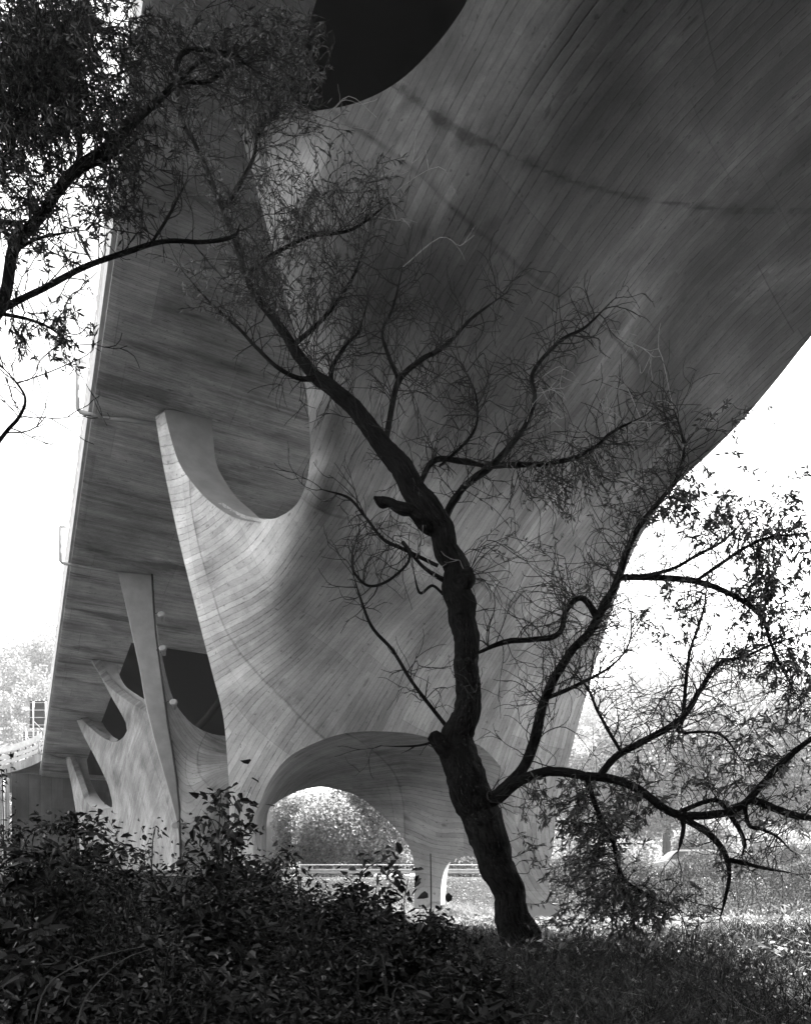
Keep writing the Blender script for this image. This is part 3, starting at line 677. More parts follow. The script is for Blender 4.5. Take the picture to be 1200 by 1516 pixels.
br('R2d', [(1028,860,9.0,4),(1060,838,8.8,4),(1100,812,8.7,3.5),(1140,796,8.7,3),(1192,790,8.7,3)])
br('R2e', [(884,912,9.2,8),(862,885,9.3,6),(836,905,9.3,6),(826,938,9.2,6),(790,946,9.1,6),(745,951,9.05,6),(705,968,9,7)])
br('R4', [(886,1150,8.55,9),(912,1122,8.6,9),(960,1092,8.7,9),(1010,1062,8.8,8),(1035,1022,8.9,7),(1062,982,8.9,5),(1100,972,9,4),(1150,952,9,3),(1200,935,9,2)])
br('R4b', [(1012,1062,8.8,4),(1016,1010,8.9,4),(1022,960,9,3),(1040,905,9.1,2.5),(1046,870,9.1,2)])
br('R4c', [(1030,1030,8.9,4),(1010,1070,8.8,2.5),(1008,1085,8.7,3),(1065,1088,8.7,3),(1100,1130,8.7,2)])
br('R5', [(920,1115,8.6,4),(885,1055,8.8,3.5),(870,1020,8.9,3),(845,990,9,2)])
br('R6', [(806,1036,9.1,5),(830,1026,9.15,5),(860,1012,9.2,4),(900,990,9.3,3),(930,955,9.4,2),(935,900,9.4,2)])
br('M1', [(652,800,9,10),(668,750,9.1,9),(690,715,9.2,8),(722,692,9.3,8),(752,665,9.4,7),(775,635,9.5,6),(792,590,9.6,5),(790,550,9.7,4.5),(828,505,9.8,4),(868,482,9.9,3),(912,440,10,2)])
br('M1b', [(722,692,9.3,6),(760,687,9.3,6),(800,687,9.2,5),(850,680,9.2,5),(882,662,9.1,4),(905,640,9.1,3),(960,612,9.1,2)])
br('M2', [(618,722,9,6),(635,690,9.1,6),(655,678,9.2,6),(690,682,9.3,6),(722,692,9.3,6)])
br('M3', [(572,655,9,6),(582,600,9.1,6),(592,560,9.2,6),(622,532,9.3,5),(662,508,9.4,4),(700,470,9.5,3),(752,432,9.6,2)])
br('M3b', [(590,562,9.2,4),(572,520,9.2,4),(566,490,9.3,3),(582,455,9.3,3),(596,395,9.4,2)])
br('M4', [(492,580,9.1,6),(490,545,9.2,5),(512,510,9.3,4),(530,492,9.4,3),(545,440,9.5,2)])
br('M5', [(474,562,9.1,7),(445,562,9,5),(412,545,8.9,4.5),(378,512,8.9,4),(350,482,8.9,3.5),(315,452,8.9,3),(280,412,8.9,2)])
br('M6', [(436,512,9.2,5),(480,470,9.4,4),(520,415,9.5,3),(545,350,9.6,2)])
br('M7', [(366,410,9.4,5),(405,375,9.6,4),(460,350,9.7,3),(520,340,9.8,3),(575,300,9.9,2)])
br('M8', [(330,310,9.7,5),(372,240,9.9,4),(385,190,10,3),(420,160,10.1,2)])
br('M9', [(650,690,9.2,3),(700,640,9,3),(705,590,9,2),(685,540,9,2)])
br('L1', [(668,1085,9,5),(640,1050,8.9,4.5),(608,1008,8.8,4),(580,962,8.8,4),(550,928,8.8,3.5),(535,892,8.8,3),(522,850,8.8,2)])
br('L2', [(660,1085,9,3),(640,1098,8.9,3),(612,1104,8.8,2.5),(562,1104,8.8,1.5)])
br('L3', [(648,838,9,4),(600,815,8.9,4),(565,798,8.9,3.5),(540,765,8.9,3),(518,738,8.9,3),(474,724,8.9,2)])
br('L4', [(660,862,9,6),(625,840,8.9,4),(596,805,8.8,4),(606,820,8.75,3),(600,838,8.7,3),(572,862,8.7,3),(545,868,8.7,3),(525,850,8.7,3),(520,832,8.7,2)])
br('L5', [(655,880,9,3),(640,868,8.9,3),(622,878,8.8,3),(612,842,8.8,2)])
br('H1', [(868,1150,8.6,6),(885,1205,8.4,5),(908,1252,8.3,5),(920,1300,8.2,4.5),(950,1322,8.1,4),(985,1338,8.1,3),(1012,1352,8.1,2)])
lw = (13, .10, .024, .35)
# leafy sprays of the lower limbs
for px, py, Y, r, n in [(820,1195,8.7,(55,40),20),(870,1210,8.6,(75,55),44),(925,1180,8.5,(60,50),34),(840,1250,8.5,(50,55),22),(905,1260,8.4,(55,45),20),(870,1300,8.3,(70,60),34),(900,1360,8.2,(85,45),52),(960,1350,8.2,(70,40),36),
        (1150,1120,8.4,(70,60),20),(1080,1160,8.4,(80,50),18),(1170,1180,8.3,(60,60),14),(1170,1050,8.6,(60,50),22),(1140,1260,8.2,(80,50),9),(1030,1110,8.6,(70,60),12)]:
    T.spray(px, py, Y, r, int(n*.9), lw, .5, .004, .4, 1, .3)
# foliage along the right against the sky
lr = (14, .10, .026, .5)
for px, py, Y, r, n in [(1150,890,8.9,(50,60),30),(1165,820,8.8,(50,50),26),(1120,850,8.9,(40,40),14),(1040,745,9.3,(50,35),26),(1080,780,9.2,(60,35),16),(1000,760,9.3,(40,30),14),(1120,770,9.2,(60,40),10),(1180,720,9,(60,60),10),
        (1010,890,9,(40,40),7),(1020,910,9,(35,25),6),(1095,930,8.9,(25,45),9),(980,920,9,(40,30),5),(1185,960,8.9,(40,60),12),(1150,1000,8.9,(60,40),10),(1110,640,9,(90,50),5)]:
    T.spray(px, py, Y, r, n, lr, .5, .0035, .4, 1, .28)
for px, py, Y, r, n in [(890,735,9.2,(85,60),40),(960,680,9.3,(60,60),26),(835,690,9.1,(60,40),18),(800,770,9.0,(70,50),18),(860,830,9.0,(90,70),14)]:
    T.spray(px, py, Y, r, n, (8, .085, .022, .3), .5, .0035, .6, 1, .35)
# bare twiggery
for key, n, L, dep, kids in [('R1', 12, .55, 1, 3), ('R1b', 4, .4, 1, 2), ('R1e', 5, .5, 1, 3), ('R1f', 6, .4, 1, 2), ('R1g', 4, .35, 1, 2), ('R2', 44, .85, 1, 4), ('R2b', 14, .6, 1, 2), ('R2c', 8, .55, 1, 2), ('R2d', 8, .5, 1, 2), ('R2e', 12, .6, 1, 3),
                             ('R4', 24, .8, 1, 4), ('R4b', 9, .6, 1, 2), ('R5', 8, .6, 1, 3), ('R6', 12, .6, 1, 3), ('M1', 20, .6, 1, 3), ('M1b', 16, .55, 1, 3), ('M2', 8, .4, 1, 3), ('M3', 16, .6, 1, 3), ('M3b', 8, .5, 1, 3), ('M4', 14, .5, 1, 3),
                             ('M5', 11, .5, 1, 2), ('M6', 10, .6, 1, 3), ('M7', 8, .6, 1, 3), ('M8', 8, .6, 1, 3), ('M9', 10, .5, 1, 3), ('L1', 6, .35, 1, 2), ('L2', 3, .3, 0, 2), ('L3', 10, .5, 1, 2), ('L4', 12, .5, 1, 2), ('H1', 8, .5, 1, 3)]:
    T.shoots(B[key], int(n*1.6), L*1.15, .009, .35, dep, kids, None, .75)
T.shoots(0, 46, .75, .009, .5, 1, 4, None, .4, .68, .98)
T.shoots(0, 16, .5, .006, .1, 1, 3, None, .7, .45, .68)
for px, py, Y, r, n in [(1150,1000,8.8,(60,70),12),(1000,800,9.2,(70,50),10),(1100,930,9,(80,50),10),(1040,960,9,(60,60),12),(700,640,9.2,(80,60),12),(950,880,9.1,(50,60),10),(700,500,9.4,(150,120),26),(850,560,9.6,(120,90),22),(880,700,9.4,(90,70),20),(1000,1000,9,(120,90),26),(925,960,9.2,(70,70),14),(1080,880,9,(80,50),12),(1120,1020,8.9,(90,70),18),(600,540,9.3,(90,110),22),(520,460,9.4,(70,80),18),
        (770,840,9.1,(80,70),16),(820,1000,9.1,(60,90),16),(640,1000,8.9,(70,60),8),(900,860,9.2,(50,80),18),(960,1060,8.8,(80,50),16),(1060,1120,8.6,(90,50),16),(1130,1240,8.2,(90,50),16),(560,800,8.9,(60,60),10),(470,560,9.2,(60,60),12)]:
    T.spray(px, py, Y, r, int(n*1.5), None, .5, .007, .5, 3, .5)
# loose upper crown over the soffit
for px, py, Y, r, n in [(420,330,9.6,(110,80),80),(360,420,9.3,(90,60),50),(470,420,9.5,(80,60),40),(420,80,10,(80,80),90),(330,60,10,(90,70),60),(480,300,9.7,(90,80),45),(440,210,9.8,(70,70),36),(560,260,9.8,(70,60),20),(300,200,9.8,(70,90),36)]:
    T.spray(px, py, Y, r, int(n*.95), (12, .10, .016, .2), .7, .0035, .5, 1, .4)
T.build(willow, M['twig'], M['willow'])
T.twigs = []; T.Q = []  # pale twigs next: the sunlight on them is put into their colour
for px, py, Y, r, n in [(855,600,9.3,(60,40),16),(945,530,9.8,(25,30),7),(800,690,9.2,(60,30),12),(625,865,8.8,(40,30),9),(640,330,10,(90,80),9),(560,170,10.2,(60,70),8),(680,830,9,(40,30),8),(900,640,9.2,(70,50),12)]:
    T.spray(px, py, Y, r, max(3, n//2), None, .3, .004, .7, 3, .3)
T.build(willow, M['pale_twig'], M['willow'])

# ------------------------------------------------------------------ left tree: its trunk stands outside the picture, limbs reach in
lb = np.array([-6.2, 5.4]); lz = float(ground_z(*lb))
ltree = empty('willow_tree', (lb[0], lb[1], lz-.02), 'leafy willow whose limbs and hanging leaves reach in along the upper left edge', 'tree')
L = Tree(23, .66)
def W2(p, r): return (CX+F*p[0]/p[1], HY-F*(p[2]-EYE)/p[1], p[1], r/p[1]*F)
tk = [W2((-6.2,5.4,lz-.15),.24), W2((-6.05,5.5,lz+1.2),.2), W2((-5.75,5.6,2.6),.18), W2((-5.3,5.7,4.2),.15), W2((-4.6,5.8,5.6),.11), (-60,500,5.9,18), (0,452,6,13),(20,372,6,12),(58,322,6.1,11),(92,270,6.1,11),(122,240,6.2,11),(165,212,6.2,10),(200,178,6.3,8),(222,158,6.4,7),(262,125,6.6,5),(300,90,6.8,4),(350,78,7,3)]
L.limb(tk, 'trunk', 10, ltree)
LB = {}
def lbr(key, path): LB[key] = len(L.limb_pts); L.limb(path, 'branch', 7, ltree)
lbr('a', [(-70,530,5.85,9),(-30,480,5.9,8),(20,446,6,7),(60,425,6,6.5),(120,396,6.1,6),(180,375,6.2,5.5),(240,357,6.3,5),(300,358,6.4,4.5),(345,350,6.5,4),(356,330,6.6,2.5)])
lbr('a2', [(222,362,6.25,3),(250,320,6.3,3),(275,270,6.3,2)])
lbr('b', [(116,248,6.2,8),(118,200,6.2,7),(110,130,6.3,6.5),(104,95,6.4,6),(108,50,6.5,5),(95,0,6.6,4),(88,-40,6.7,4)])
lbr('c', [(120,252,6.2,5),(160,235,6.1,4),(205,205,6.1,3)])
lbr('d', [(48,335,6.1,6),(70,300,6,4),(100,262,6,4)])
lbr('e', [(-40,290,5.8,6),(0,245,5.8,5),(20,205,5.9,4.5),(50,165,5.9,4),(85,115,6,3)])
lbr('f', [(-50,185,5.7,6),(0,188,5.8,5),(50,190,5.9,4),(80,205,6,3),(100,258,6.1,2)])
lbr('g', [(105,30,6.5,5),(140,42,6.6,4),(180,50,6.7,3),(210,53,6.8,2)])
lbr('h', [(222,158,6.4,6),(255,125,6.3,5),(270,80,6.3,5),(310,74,6.4,4),(350,80,6.6,3)])
lbr('i', [(205,178,6.3,4),(260,126,6.4,4),(310,122,6.5,4),(345,92,6.6,3),(372,98,6.7,2)])
lbr('j', [(25,372,6,3),(60,352,6.1,3),(130,340,6.2,2)])
lbr('k', [(-60,760,5.6,7),(-20,680,5.6,5),(8,640,5.6,4),(28,618,5.6,3.5),(38,594,5.6,3),(28,572,5.6,2.5),(0,540,5.6,2)])
lbr('m', [(-20,460,5.9,5),(40,472,5.9,3),(78,488,6,2.5),(105,515,6,2)])
lf = (17, .08, .0155, .35)
for px, py, Y, r, n in [(60,60,6.0,(110,90),120),(30,150,5.9,(90,70),80),(150,60,6.4,(80,80),60),(150,150,6.3,(70,60),46),(40,250,5.9,(70,50),30),(180,240,6.2,(30,60),22),(20,320,5.9,(50,50),26),(165,290,6.2,(30,40),20),(90,180,6.0,(70,50),26),
        (20,20,5.6,(100,80),60),(40,480,6.0,(60,40),9),(95,490,6.1,(40,50),10),(110,350,6.1,(50,40),8),(260,90,6.5,(70,80),22),(330,120,6.7,(60,60),12),(250,230,6.4,(50,50),8),(380,60,6.8,(80,60),18),(450,70,7,(45,55),14)]:
    L.spray(px, py, Y, r, int(n*1.25), lf, .5, .0035, .35, 1, .3)
for kx in LB.values(): L.shoots(kx, 6, .5, .006, .3, 1, 3, None, .4)
for kx in ('k',): L.shoots(LB[kx], 5, .3, .004, .4, 1, 2, None, .3, .5)
L.build(ltree, M['twig'], M['shade_leaf'])
# ------------------------------------------------------------------ retaining wall, slip road, signs
def wall_quad(mb, s0, s1, t0, t1, zb, zt):
    q = [(s0,t0),(s0,t1),(s1,t1),(s1,t0)]
    mb.hexa([bridge(a, b, zb) for a, b in q]+[bridge(a, b, zt) for a, b in q])
zb_w = EYE-.5
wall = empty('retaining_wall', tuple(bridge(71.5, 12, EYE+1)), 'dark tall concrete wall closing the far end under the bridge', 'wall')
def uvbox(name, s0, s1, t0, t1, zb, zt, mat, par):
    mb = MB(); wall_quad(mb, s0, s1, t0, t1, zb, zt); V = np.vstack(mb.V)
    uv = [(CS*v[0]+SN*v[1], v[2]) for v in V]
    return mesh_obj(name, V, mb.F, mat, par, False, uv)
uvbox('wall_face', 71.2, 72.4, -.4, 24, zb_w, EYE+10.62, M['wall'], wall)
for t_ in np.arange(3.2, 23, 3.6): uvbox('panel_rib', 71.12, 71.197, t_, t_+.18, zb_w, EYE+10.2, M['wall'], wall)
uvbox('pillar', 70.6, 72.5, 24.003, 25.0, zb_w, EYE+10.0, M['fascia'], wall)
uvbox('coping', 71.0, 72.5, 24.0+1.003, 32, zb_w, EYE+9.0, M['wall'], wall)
pier_w = empty('abutment_column', tuple(bridge(70, -1.5, EYE+1)), 'pale concrete column under the curved slip road at the left edge', 'column')
uvbox('shaft', 69.2, 71.0, -3.4, -.55, zb_w, EYE+9.9, M['shell_pale'], pier_w)
mb = MB(); mb.tube(np.array([bridge(69.0, -.95, zb_w), bridge(69.0, -.95, EYE+9.8)]), .11, 8); mb.build('downpipe', M['fascia'], pier_w, True)

slip = empty('slip_road', tuple(lift(10, 1146, 63)), 'curved slip road with pale stained parapet joining the deck at far left', 'road')
pth = crom(np.array([lift(x, y, d) for x, y, d in [(66,1119,59.0),(61,1126,60.0),(48,1133,61.5),(25,1141,62.5),(0,1147,63),(-60,1158,62.5),(-140,1170,61)]]), 6)
def slab_path(name, pth, z0, z1, thick, mat):
    Tn = np.gradient(pth, axis=0); Tn[:, 2] = 0; Tn /= np.linalg.norm(Tn, axis=1)[:, None]
    Nn = np.stack([-Tn[:, 1], Tn[:, 0], 0*Tn[:, 0]], 1)
    if Nn[0][1] < 0: Nn = -Nn
    V = []; uv = []; l = 0
    for i, (p, n) in enumerate(zip(pth, Nn)):
        if i: l += np.linalg.norm(p-pth[i-1])
        for a, z in ((0, z0), (0, z1), (thick, z1), (thick, z0)): V.append(p+n*a+np.array([0, 0, z])); uv.append((l, z+a))
    n = len(pth); Fc = [(i*4+j, i*4+(j+1) % 4, (i+1)*4+(j+1) % 4, (i+1)*4+j) for i in range(n-1) for j in range(4)]+[(3, 2, 1, 0), tuple((n-1)*4+j for j in range(4))]
    return mesh_obj(name, V, Fc, mat, slip, False, uv)
slab_path('parapet', pth, 0, .72, .3, M['shell_pale'])
V = []; 
for p in pth: V += [p+np.array([0, .31, .1]), p+np.array([-2, 9, .1])]
mesh_obj('road_slab', V, [(2*i, 2*i+2, 2*i+3, 2*i+1) for i in range(len(pth)-1)], M['smooth'], slip)
for z in (.85, 1.25): slab_path('guard_rail', pth, z, z+.28, .06, M['steel'])
slab_path('top_rail', pth, 1.75, 1.82, .06, M['steel'])
slab_path('mesh_panel', pth[6:], 1.84, 2.3, .04, M['fascia'])
mb = MB()
for p in pth[::3]: mb.box(p[0]-.05, p[0]+.05, p[1]+.08, p[1]+.16, p[2]+.5, p[2]+2.35)
mb.build('railing_post', M['dark_metal'], slip)

def sign(px0, px1, py0, py1, Y, mat, label, foot, name='road_sign'):
    a, b = lift(px0, py1, Y), lift(px1, py0, Y)
    t = empty(name, ((a[0]+b[0])/2, Y, a[2]-foot), label, 'road sign')
    mb = MB(); mb.box(a[0], b[0], Y+.12, Y+.16, a[2], b[2]); pn = mb.build('panel', mat, t)
    mb = MB()
    for z in np.linspace(a[2]+.2, b[2]-.2, 4): mb.box(a[0]+.05, b[0]-.05, Y+.08, Y+.118, z, z+.06)
    mb.build('rail', M['steel'] if mat is M['dark_metal'] else M['dark_metal'], pn)
    for fx in (.22, .85):
        x = a[0]+(b[0]-a[0])*fx
        mb = MB(); mb.tube(np.array([[x, Y, a[2]-foot], [x, Y, b[2]-.1]]), .06, 8); mb.build('post', M['fascia'], t, True)
    x = a[0]+(b[0]-a[0])*.25
    mb = MB(); mb.tube(np.array([[x, Y-.02, a[2]+.5], [b[0]+.1, Y+.5, a[2]-.9]]), .045, 6); mb.build('brace', M['fascia'], t, True)
sign(43, 72, 1037, 1077, 63.5, M['dark_metal'], 'dark road sign seen from behind on pale posts, upper of two', 2.6)
sign(33, 60, 1082, 1099, 64.5, M['pale_metal'], 'pale low panel on posts, just under the dark sign', 2.2)

# ------------------------------------------------------------------ guard rail along the far side of the road
gr = empty('guard_rail', (-8, 49.3, EYE+1.2), 'long pale steel guard rail along the road, seen through the arch', 'guard rail')
V = []; prof = [(0,.42),(-.05,.47),(-.05,.53),(0,.58),(-.05,.64),(-.05,.70),(0,.75)]
xs = np.linspace(-34, 14, 25)
for x in xs:
    for dy, z in prof: V.append((x, 49.2+dy, EYE+1.19+z))
k = len(prof); mesh_obj('beam', V, [(i*k+j, (i+1)*k+j, (i+1)*k+j+1, i*k+j+1) for i in range(24) for j in range(k-1)], M['steel'], gr)
mb = MB(); mb.tube(np.array([[-34, 49.25, EYE+2.2], [14, 49.25, EYE+2.2]]), .04, 6); mb.build('top_tube', M['steel'], gr)
for x in np.arange(-33.5, 14, 3.9):
    mb = MB(); mb.box(x-.05, x+.05, 49.24, 49.34, EYE+1.0, EYE+2.2); mb.build('post', M['steel'], gr)

# ------------------------------------------------------------------ car on the road behind the hedge
carp = plain('car_paint', .22, .03, 3, .25, .6, 0, 0); tyre = plain('tyre', .02, .1, 9, .8); glass = plain('car_glass', .05, .05, 3, .08, .6, 0, 0)
cx, cy, cz = 15.9, 42.3, EYE+1.2
car = empty('parked_car', (cx, cy, cz), 'pale car with roof rack on the road, just showing above the hedge', 'car')
def extr(name, prof, y0, y1, mat, par):
    n = len(prof); V = [(cx+x, cy+y0, cz+z) for x, z in prof]+[(cx+x, cy+y1, cz+z) for x, z in prof]
    Fc = [tuple(range(n)), tuple(range(2*n-1, n-1, -1))]+[(i, n+i, n+(i+1) % n, (i+1) % n) for i in range(n)]
    o = mesh_obj(name, V, Fc, mat, par); bv = o.modifiers.new('bevel', 'BEVEL'); bv.width = .03; bv.segments = 2; return o
extr('body', [(-2.1,.3),(2.05,.3),(2.12,.55),(2.05,.82),(1.75,.93),(-1.25,.93),(-1.95,.8),(-2.15,.6)], -.85, .85, carp, car)
cab = extr('cabin', [(-1.3,.94),(1.75,.94),(1.5,1.43),(1.2,1.5),(-.55,1.5),(-.75,1.44)], -.74, .74, carp, car)
for pf in ([(-1.05,.98),(-.1,.98),(-.1,1.41),(-.68,1.41)], [(.0,.98),(.85,.98),(.85,1.41),(.0,1.41)], [(.95,.98),(1.58,.98),(1.38,1.40),(.95,1.41)]):
    mb = MB(); n = 4; mb.add([(cx+x, cy-.748, cz+z) for x, z in pf]+[(cx+x, cy-.742, cz+z) for x, z in pf], [(0,1,2,3),(7,6,5,4)]+[(i, 4+i, 4+(i+1) % 4, (i+1) % 4) for i in range(4)]); mb.build('window', glass, car)
for x in (-1.3, 1.3):
    for y in (-.86, .66):
        mb = MB(); mb.tube(np.array([[cx+x, cy+y, cz+.31], [cx+x, cy+y+.2, cz+.31]]), .31, 16); wo = mb.build('wheel', tyre, car); mb = MB(); mb.tube(np.array([[cx+x, cy+y-.006, cz+.31], [cx+x, cy+y+.206, cz+.31]]), .19, 12); mb.build('rim', M['steel'], wo)
mb = MB()
for y in (-.6, .6): mb.tube(np.array([[cx-.5, cy+y, cz+1.58], [cx+1.4, cy+y, cz+1.58]]), .02, 6)
for x in (-.4, 1.2): mb.tube(np.array([[cx+x, cy-.65, cz+1.6], [cx+x, cy+.65, cz+1.6]]), .02, 6)
for x in (-.4, 1.2):
    for y in (-.6, .6): mb.tube(np.array([[cx+x, cy+y, cz+1.48], [cx+x, cy+y, cz+1.58]]), .02, 6)
mb.build('roof_rack', M['dark_metal'], car)

# ------------------------------------------------------------------ leaf clouds for trees, bushes, woods
def cloud(rng, c, rad, n, lumps, size, aspect=.6, flat=.75, up=.2):
    """leaf-sized faces spread through a lumpy crown volume"""
    c = np.asarray(c, float); rad = np.asarray(rad, float); C = []
    for _ in range(lumps):
        v = unit(rng.standard_normal(3))*rng.uniform(.25, 1)**.5
        C.append((c+v*rad*.78, rng.uniform(.2, .42)))
    w = np.array([q[1]**2 for q in C]); w /= w.sum(); k = rng.choice(lumps, n, p=w)
    cc = np.array([q[0] for q in C])[k]; rr = np.array([q[1] for q in C])[k]
    v = rnd_unit(n, rng)*(rng.uniform(.1, 1, n)**.45)[:, None]
    P = cc+v*rr[:, None]*rad.mean()*np.array([1, 1, flat])
    D = unit(v*.6+rng.standard_normal((n, 3))*.7+np.array([0, 0, -up]))
    Nn = unit(rng.standard_normal((n, 3))+np.array([0, 0, .5]))
    return quad_leaves(P, D, Nn, size*rng.uniform(.5, 1.3, n), size*aspect*rng.uniform(.6, 1.2, n)), cc
def broad_leaves(base, D, Nn, L, W, fold=.2):
    side = unit(np.cross(D, Nn)); L = np.asarray(L)[:, None]; W = np.asarray(W)[:, None]; up = Nn*W*fold; tip = base+D*L-Nn*L*.12
    l1 = base+D*L*.28+side*W*.5+up; l2 = base+D*L*.68+side*W*.36+up*.7; r1 = base+D*L*.28-side*W*.5+up; r2 = base+D*L*.68-side*W*.36+up*.7
    return np.concatenate([np.stack([base, l1, l2, tip], 1), np.stack([tip, r2, r1, base], 1)])
far_rng = np.random.default_rng(5)
def far_tree(px, Y, top, hw, label, dens=1.0, name='broadleaf_tree', lsize=.34, n=13000, mat=None, low=False):
    z0 = float(ground_z((px-CX)/F*Y, Y)); top_p = lift(px, top, Y); x = top_p[0]; H = top_p[2]-z0; r = hw/F*Y
    t = empty(name, (x, Y, z0-.05), label, 'tree', 'trees behind the road')
    cz_ = z0+H*(.5 if low else .55)
    Q, cc = cloud(far_rng, (x, Y, cz_), (r, r*.9, H*(.52 if low else .48)), int(n*dens), 44, lsize)
    leaves_obj('crown', Q, mat or M['far_leaf'], t)
    V = []; mb = MB()
    mb.tube(np.array([[x, Y, z0-.1], [x+far_rng.uniform(-.3, .3), Y, z0+H*.3], [x+far_rng.uniform(-.6, .6), Y, z0+H*.7]]), [H*.022, H*.016, .06], 7)
    for q in cc[::4]: mb.tube(np.array([[x, Y, z0+H*.3], (np.array([x, Y, z0+H*.4])+q)/2+np.array([0, 0, .3]), q]), [H*.009, H*.006, .03], 5)
    mb.build('trunk', M['bark'], t, True)
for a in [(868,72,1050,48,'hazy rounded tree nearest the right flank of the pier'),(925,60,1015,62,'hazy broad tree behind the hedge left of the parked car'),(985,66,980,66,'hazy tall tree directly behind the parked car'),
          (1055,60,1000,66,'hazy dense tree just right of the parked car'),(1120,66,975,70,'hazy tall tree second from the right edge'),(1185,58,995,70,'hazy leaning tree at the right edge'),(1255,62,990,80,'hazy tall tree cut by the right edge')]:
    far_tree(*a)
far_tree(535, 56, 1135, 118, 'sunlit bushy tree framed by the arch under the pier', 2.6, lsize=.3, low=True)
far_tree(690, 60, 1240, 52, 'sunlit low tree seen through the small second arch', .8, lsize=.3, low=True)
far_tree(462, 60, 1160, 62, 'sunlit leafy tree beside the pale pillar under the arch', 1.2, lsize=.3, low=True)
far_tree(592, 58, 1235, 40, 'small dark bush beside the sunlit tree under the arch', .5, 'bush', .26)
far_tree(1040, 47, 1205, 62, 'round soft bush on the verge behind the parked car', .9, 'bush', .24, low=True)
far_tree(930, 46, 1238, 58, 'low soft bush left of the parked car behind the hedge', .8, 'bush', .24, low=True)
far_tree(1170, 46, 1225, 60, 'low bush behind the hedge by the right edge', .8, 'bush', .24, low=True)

# ------------------------------------------------------------------ wooded hill, far left
hx = np.linspace(-260, 300, 80); hy = np.linspace(110, 330, 34); HX, HYY = np.meshgrid(hx, hy)
def hill_z(x, y):
    up = np.clip((y-112)/70, 0, 1); up = up*up*(3-2*up)
    side = np.clip((-x-20)/50, 0, 1); side = side*side*(3-2*side)
    rs = np.clip((x-6)/50, 0, 1); side = side+.86*rs*rs*(3-2*rs)
    return EYE+1.2+up*side*(56+3.5*np.sin(x*.09+1)+2.5*np.sin(x*.23+y*.05))
HZ = hill_z(HX, HYY); I = np.arange(HX.size).reshape(HX.shape)
prop(mesh_obj('hill', np.stack([HX, HYY, HZ-.6], -1).reshape(-1, 3), np.stack([I[:-1, :-1], I[:-1, 1:], I[1:, 1:], I[1:, :-1]], -1).reshape(-1, 4), plain('hill_earth', .09, .3, .2), None, True), kind='structure')
rng = np.random.default_rng(9); Q = []
for q_ in range(900):
    y = 112+rng.uniform(0, 1)**.8*82; x = ((rng.uniform(-60, 150) if q_ < 420 else rng.uniform(820, 1270))-CX)/F*y; z = float(hill_z(x, y)); h = rng.uniform(4, 8)
    if rng.random() < .22:
        n = 110; f = rng.uniform(0, 1, n); a = rng.uniform(0, 6.28, n); r = (1-f)*h*.24
        P = np.stack([x+np.cos(a)*r, y+np.sin(a)*r, z+f*h*1.45], 1); D = unit(np.stack([np.cos(a), np.sin(a), -.5+0*a], 1)); 
        Q.append(quad_leaves(P, D, rnd_unit(n, rng), rng.uniform(.5, 1.1, n), rng.uniform(.25, .5, n)))
    else: Q.append(cloud(rng, (x, y, z+h*.5), (h*.5, h*.5, h*.55), 150, 9, .85)[0])
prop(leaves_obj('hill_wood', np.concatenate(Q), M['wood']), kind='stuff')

# unseen wood added behind, right and left to block low sky light
rng = np.random.default_rng(77); Q = []
for s_, t_ in [(s, t+rng.uniform(-1, 1)) for s in np.arange(-28, 6, 4.5) for t in (22.5, 27)]+[(s, t) for s in np.arange(-26, 5, 4.5) for t in (-11, -15.5)]+[(s, t) for t in np.arange(-4, 22, 5) for s in (-26, -31)]:
    c = bridge(s_+rng.uniform(-1, 1), t_, 0); h = rng.uniform(12, 16); z0 = float(ground_z(c[0], c[1]))
    Q.append(cloud(rng, (c[0], c[1], z0+h*.52), (3.8, 3.8, h*.56), 2000, 26, 1.15)[0])
prop(leaves_obj('light_block_wood', np.concatenate(Q), M['shade_leaf']), kind='stuff')

# ------------------------------------------------------------------ hedge on a wire fence
fence = empty('wire_fence', (14, 29.6, EYE-1), 'thin wire fence on slim posts in front of the right hand hedge', 'fence')
for x in np.arange(5.6, 26, 2.35):
    z0 = float(ground_z(x, 29.55)); mb = MB(); mb.tube(np.array([[x, 29.55, z0-.1], [x, 29.55, z0+2.35]]), .028, 6); mb.build('post', M['dark_metal'], fence, True)
mb = MB()
for h in np.arange(.2, 2.3, .3): mb.tube(np.array([[x, 29.52, float(ground_z(x, 29.5))+h] for x in np.linspace(5.5, 26, 12)]), .004, 3)
for x in []: mb.tube(np.array([[x, 29.51, float(ground_z(x, 29.5))+.05], [x, 29.51, float(ground_z(x, 29.5))+2.25]]), .004, 3)
mb.build('wire', M['dark_metal'], fence)
rng = np.random.default_rng(31); n = 62000
x = rng.uniform(5.6, 27, n); bump = .25*np.sin(x*1.1)+.15*np.sin(x*2.7+1)
f = rng.uniform(0, 1, n)**.62; top = 2.6+bump; h = f*top
y = 30.3+rng.uniform(-1, 1, n)*.55*(1-.5*f)+.15*np.sin(x*3+h*2)
P = np.stack([x, y, ground_z(x, y)+h], 1)
Qh = quad_leaves(P, unit(rng.standard_normal((n, 3))+np.array([0, -.3, .1])), rnd_unit(n, rng), rng.uniform(.05, .13, n), rng.uniform(.03, .09, n))
hedge = empty('hedge', (15, 30.3, EYE-1), 'long leafy hedge with sunlit top across the right middle distance', 'hedge')
leaves_obj('foliage', Qh, M['ivy'], hedge)
V = []; mb = MB()
for xx in rng.uniform(5.7, 26.5, 60):
    z0 = float(ground_z(xx, 30.3)); p = np.array([xx, 30.3+rng.uniform(-.3, .3), z0-.05]); q = p+np.array([rng.uniform(-.6, .6), rng.uniform(-.3, .3), rng.uniform(1.4, 2.5)])
    mb.tube(np.array([p, (p+q)/2+rng.standard_normal(3)*.12, q]), [.03, .02, .008], 4)
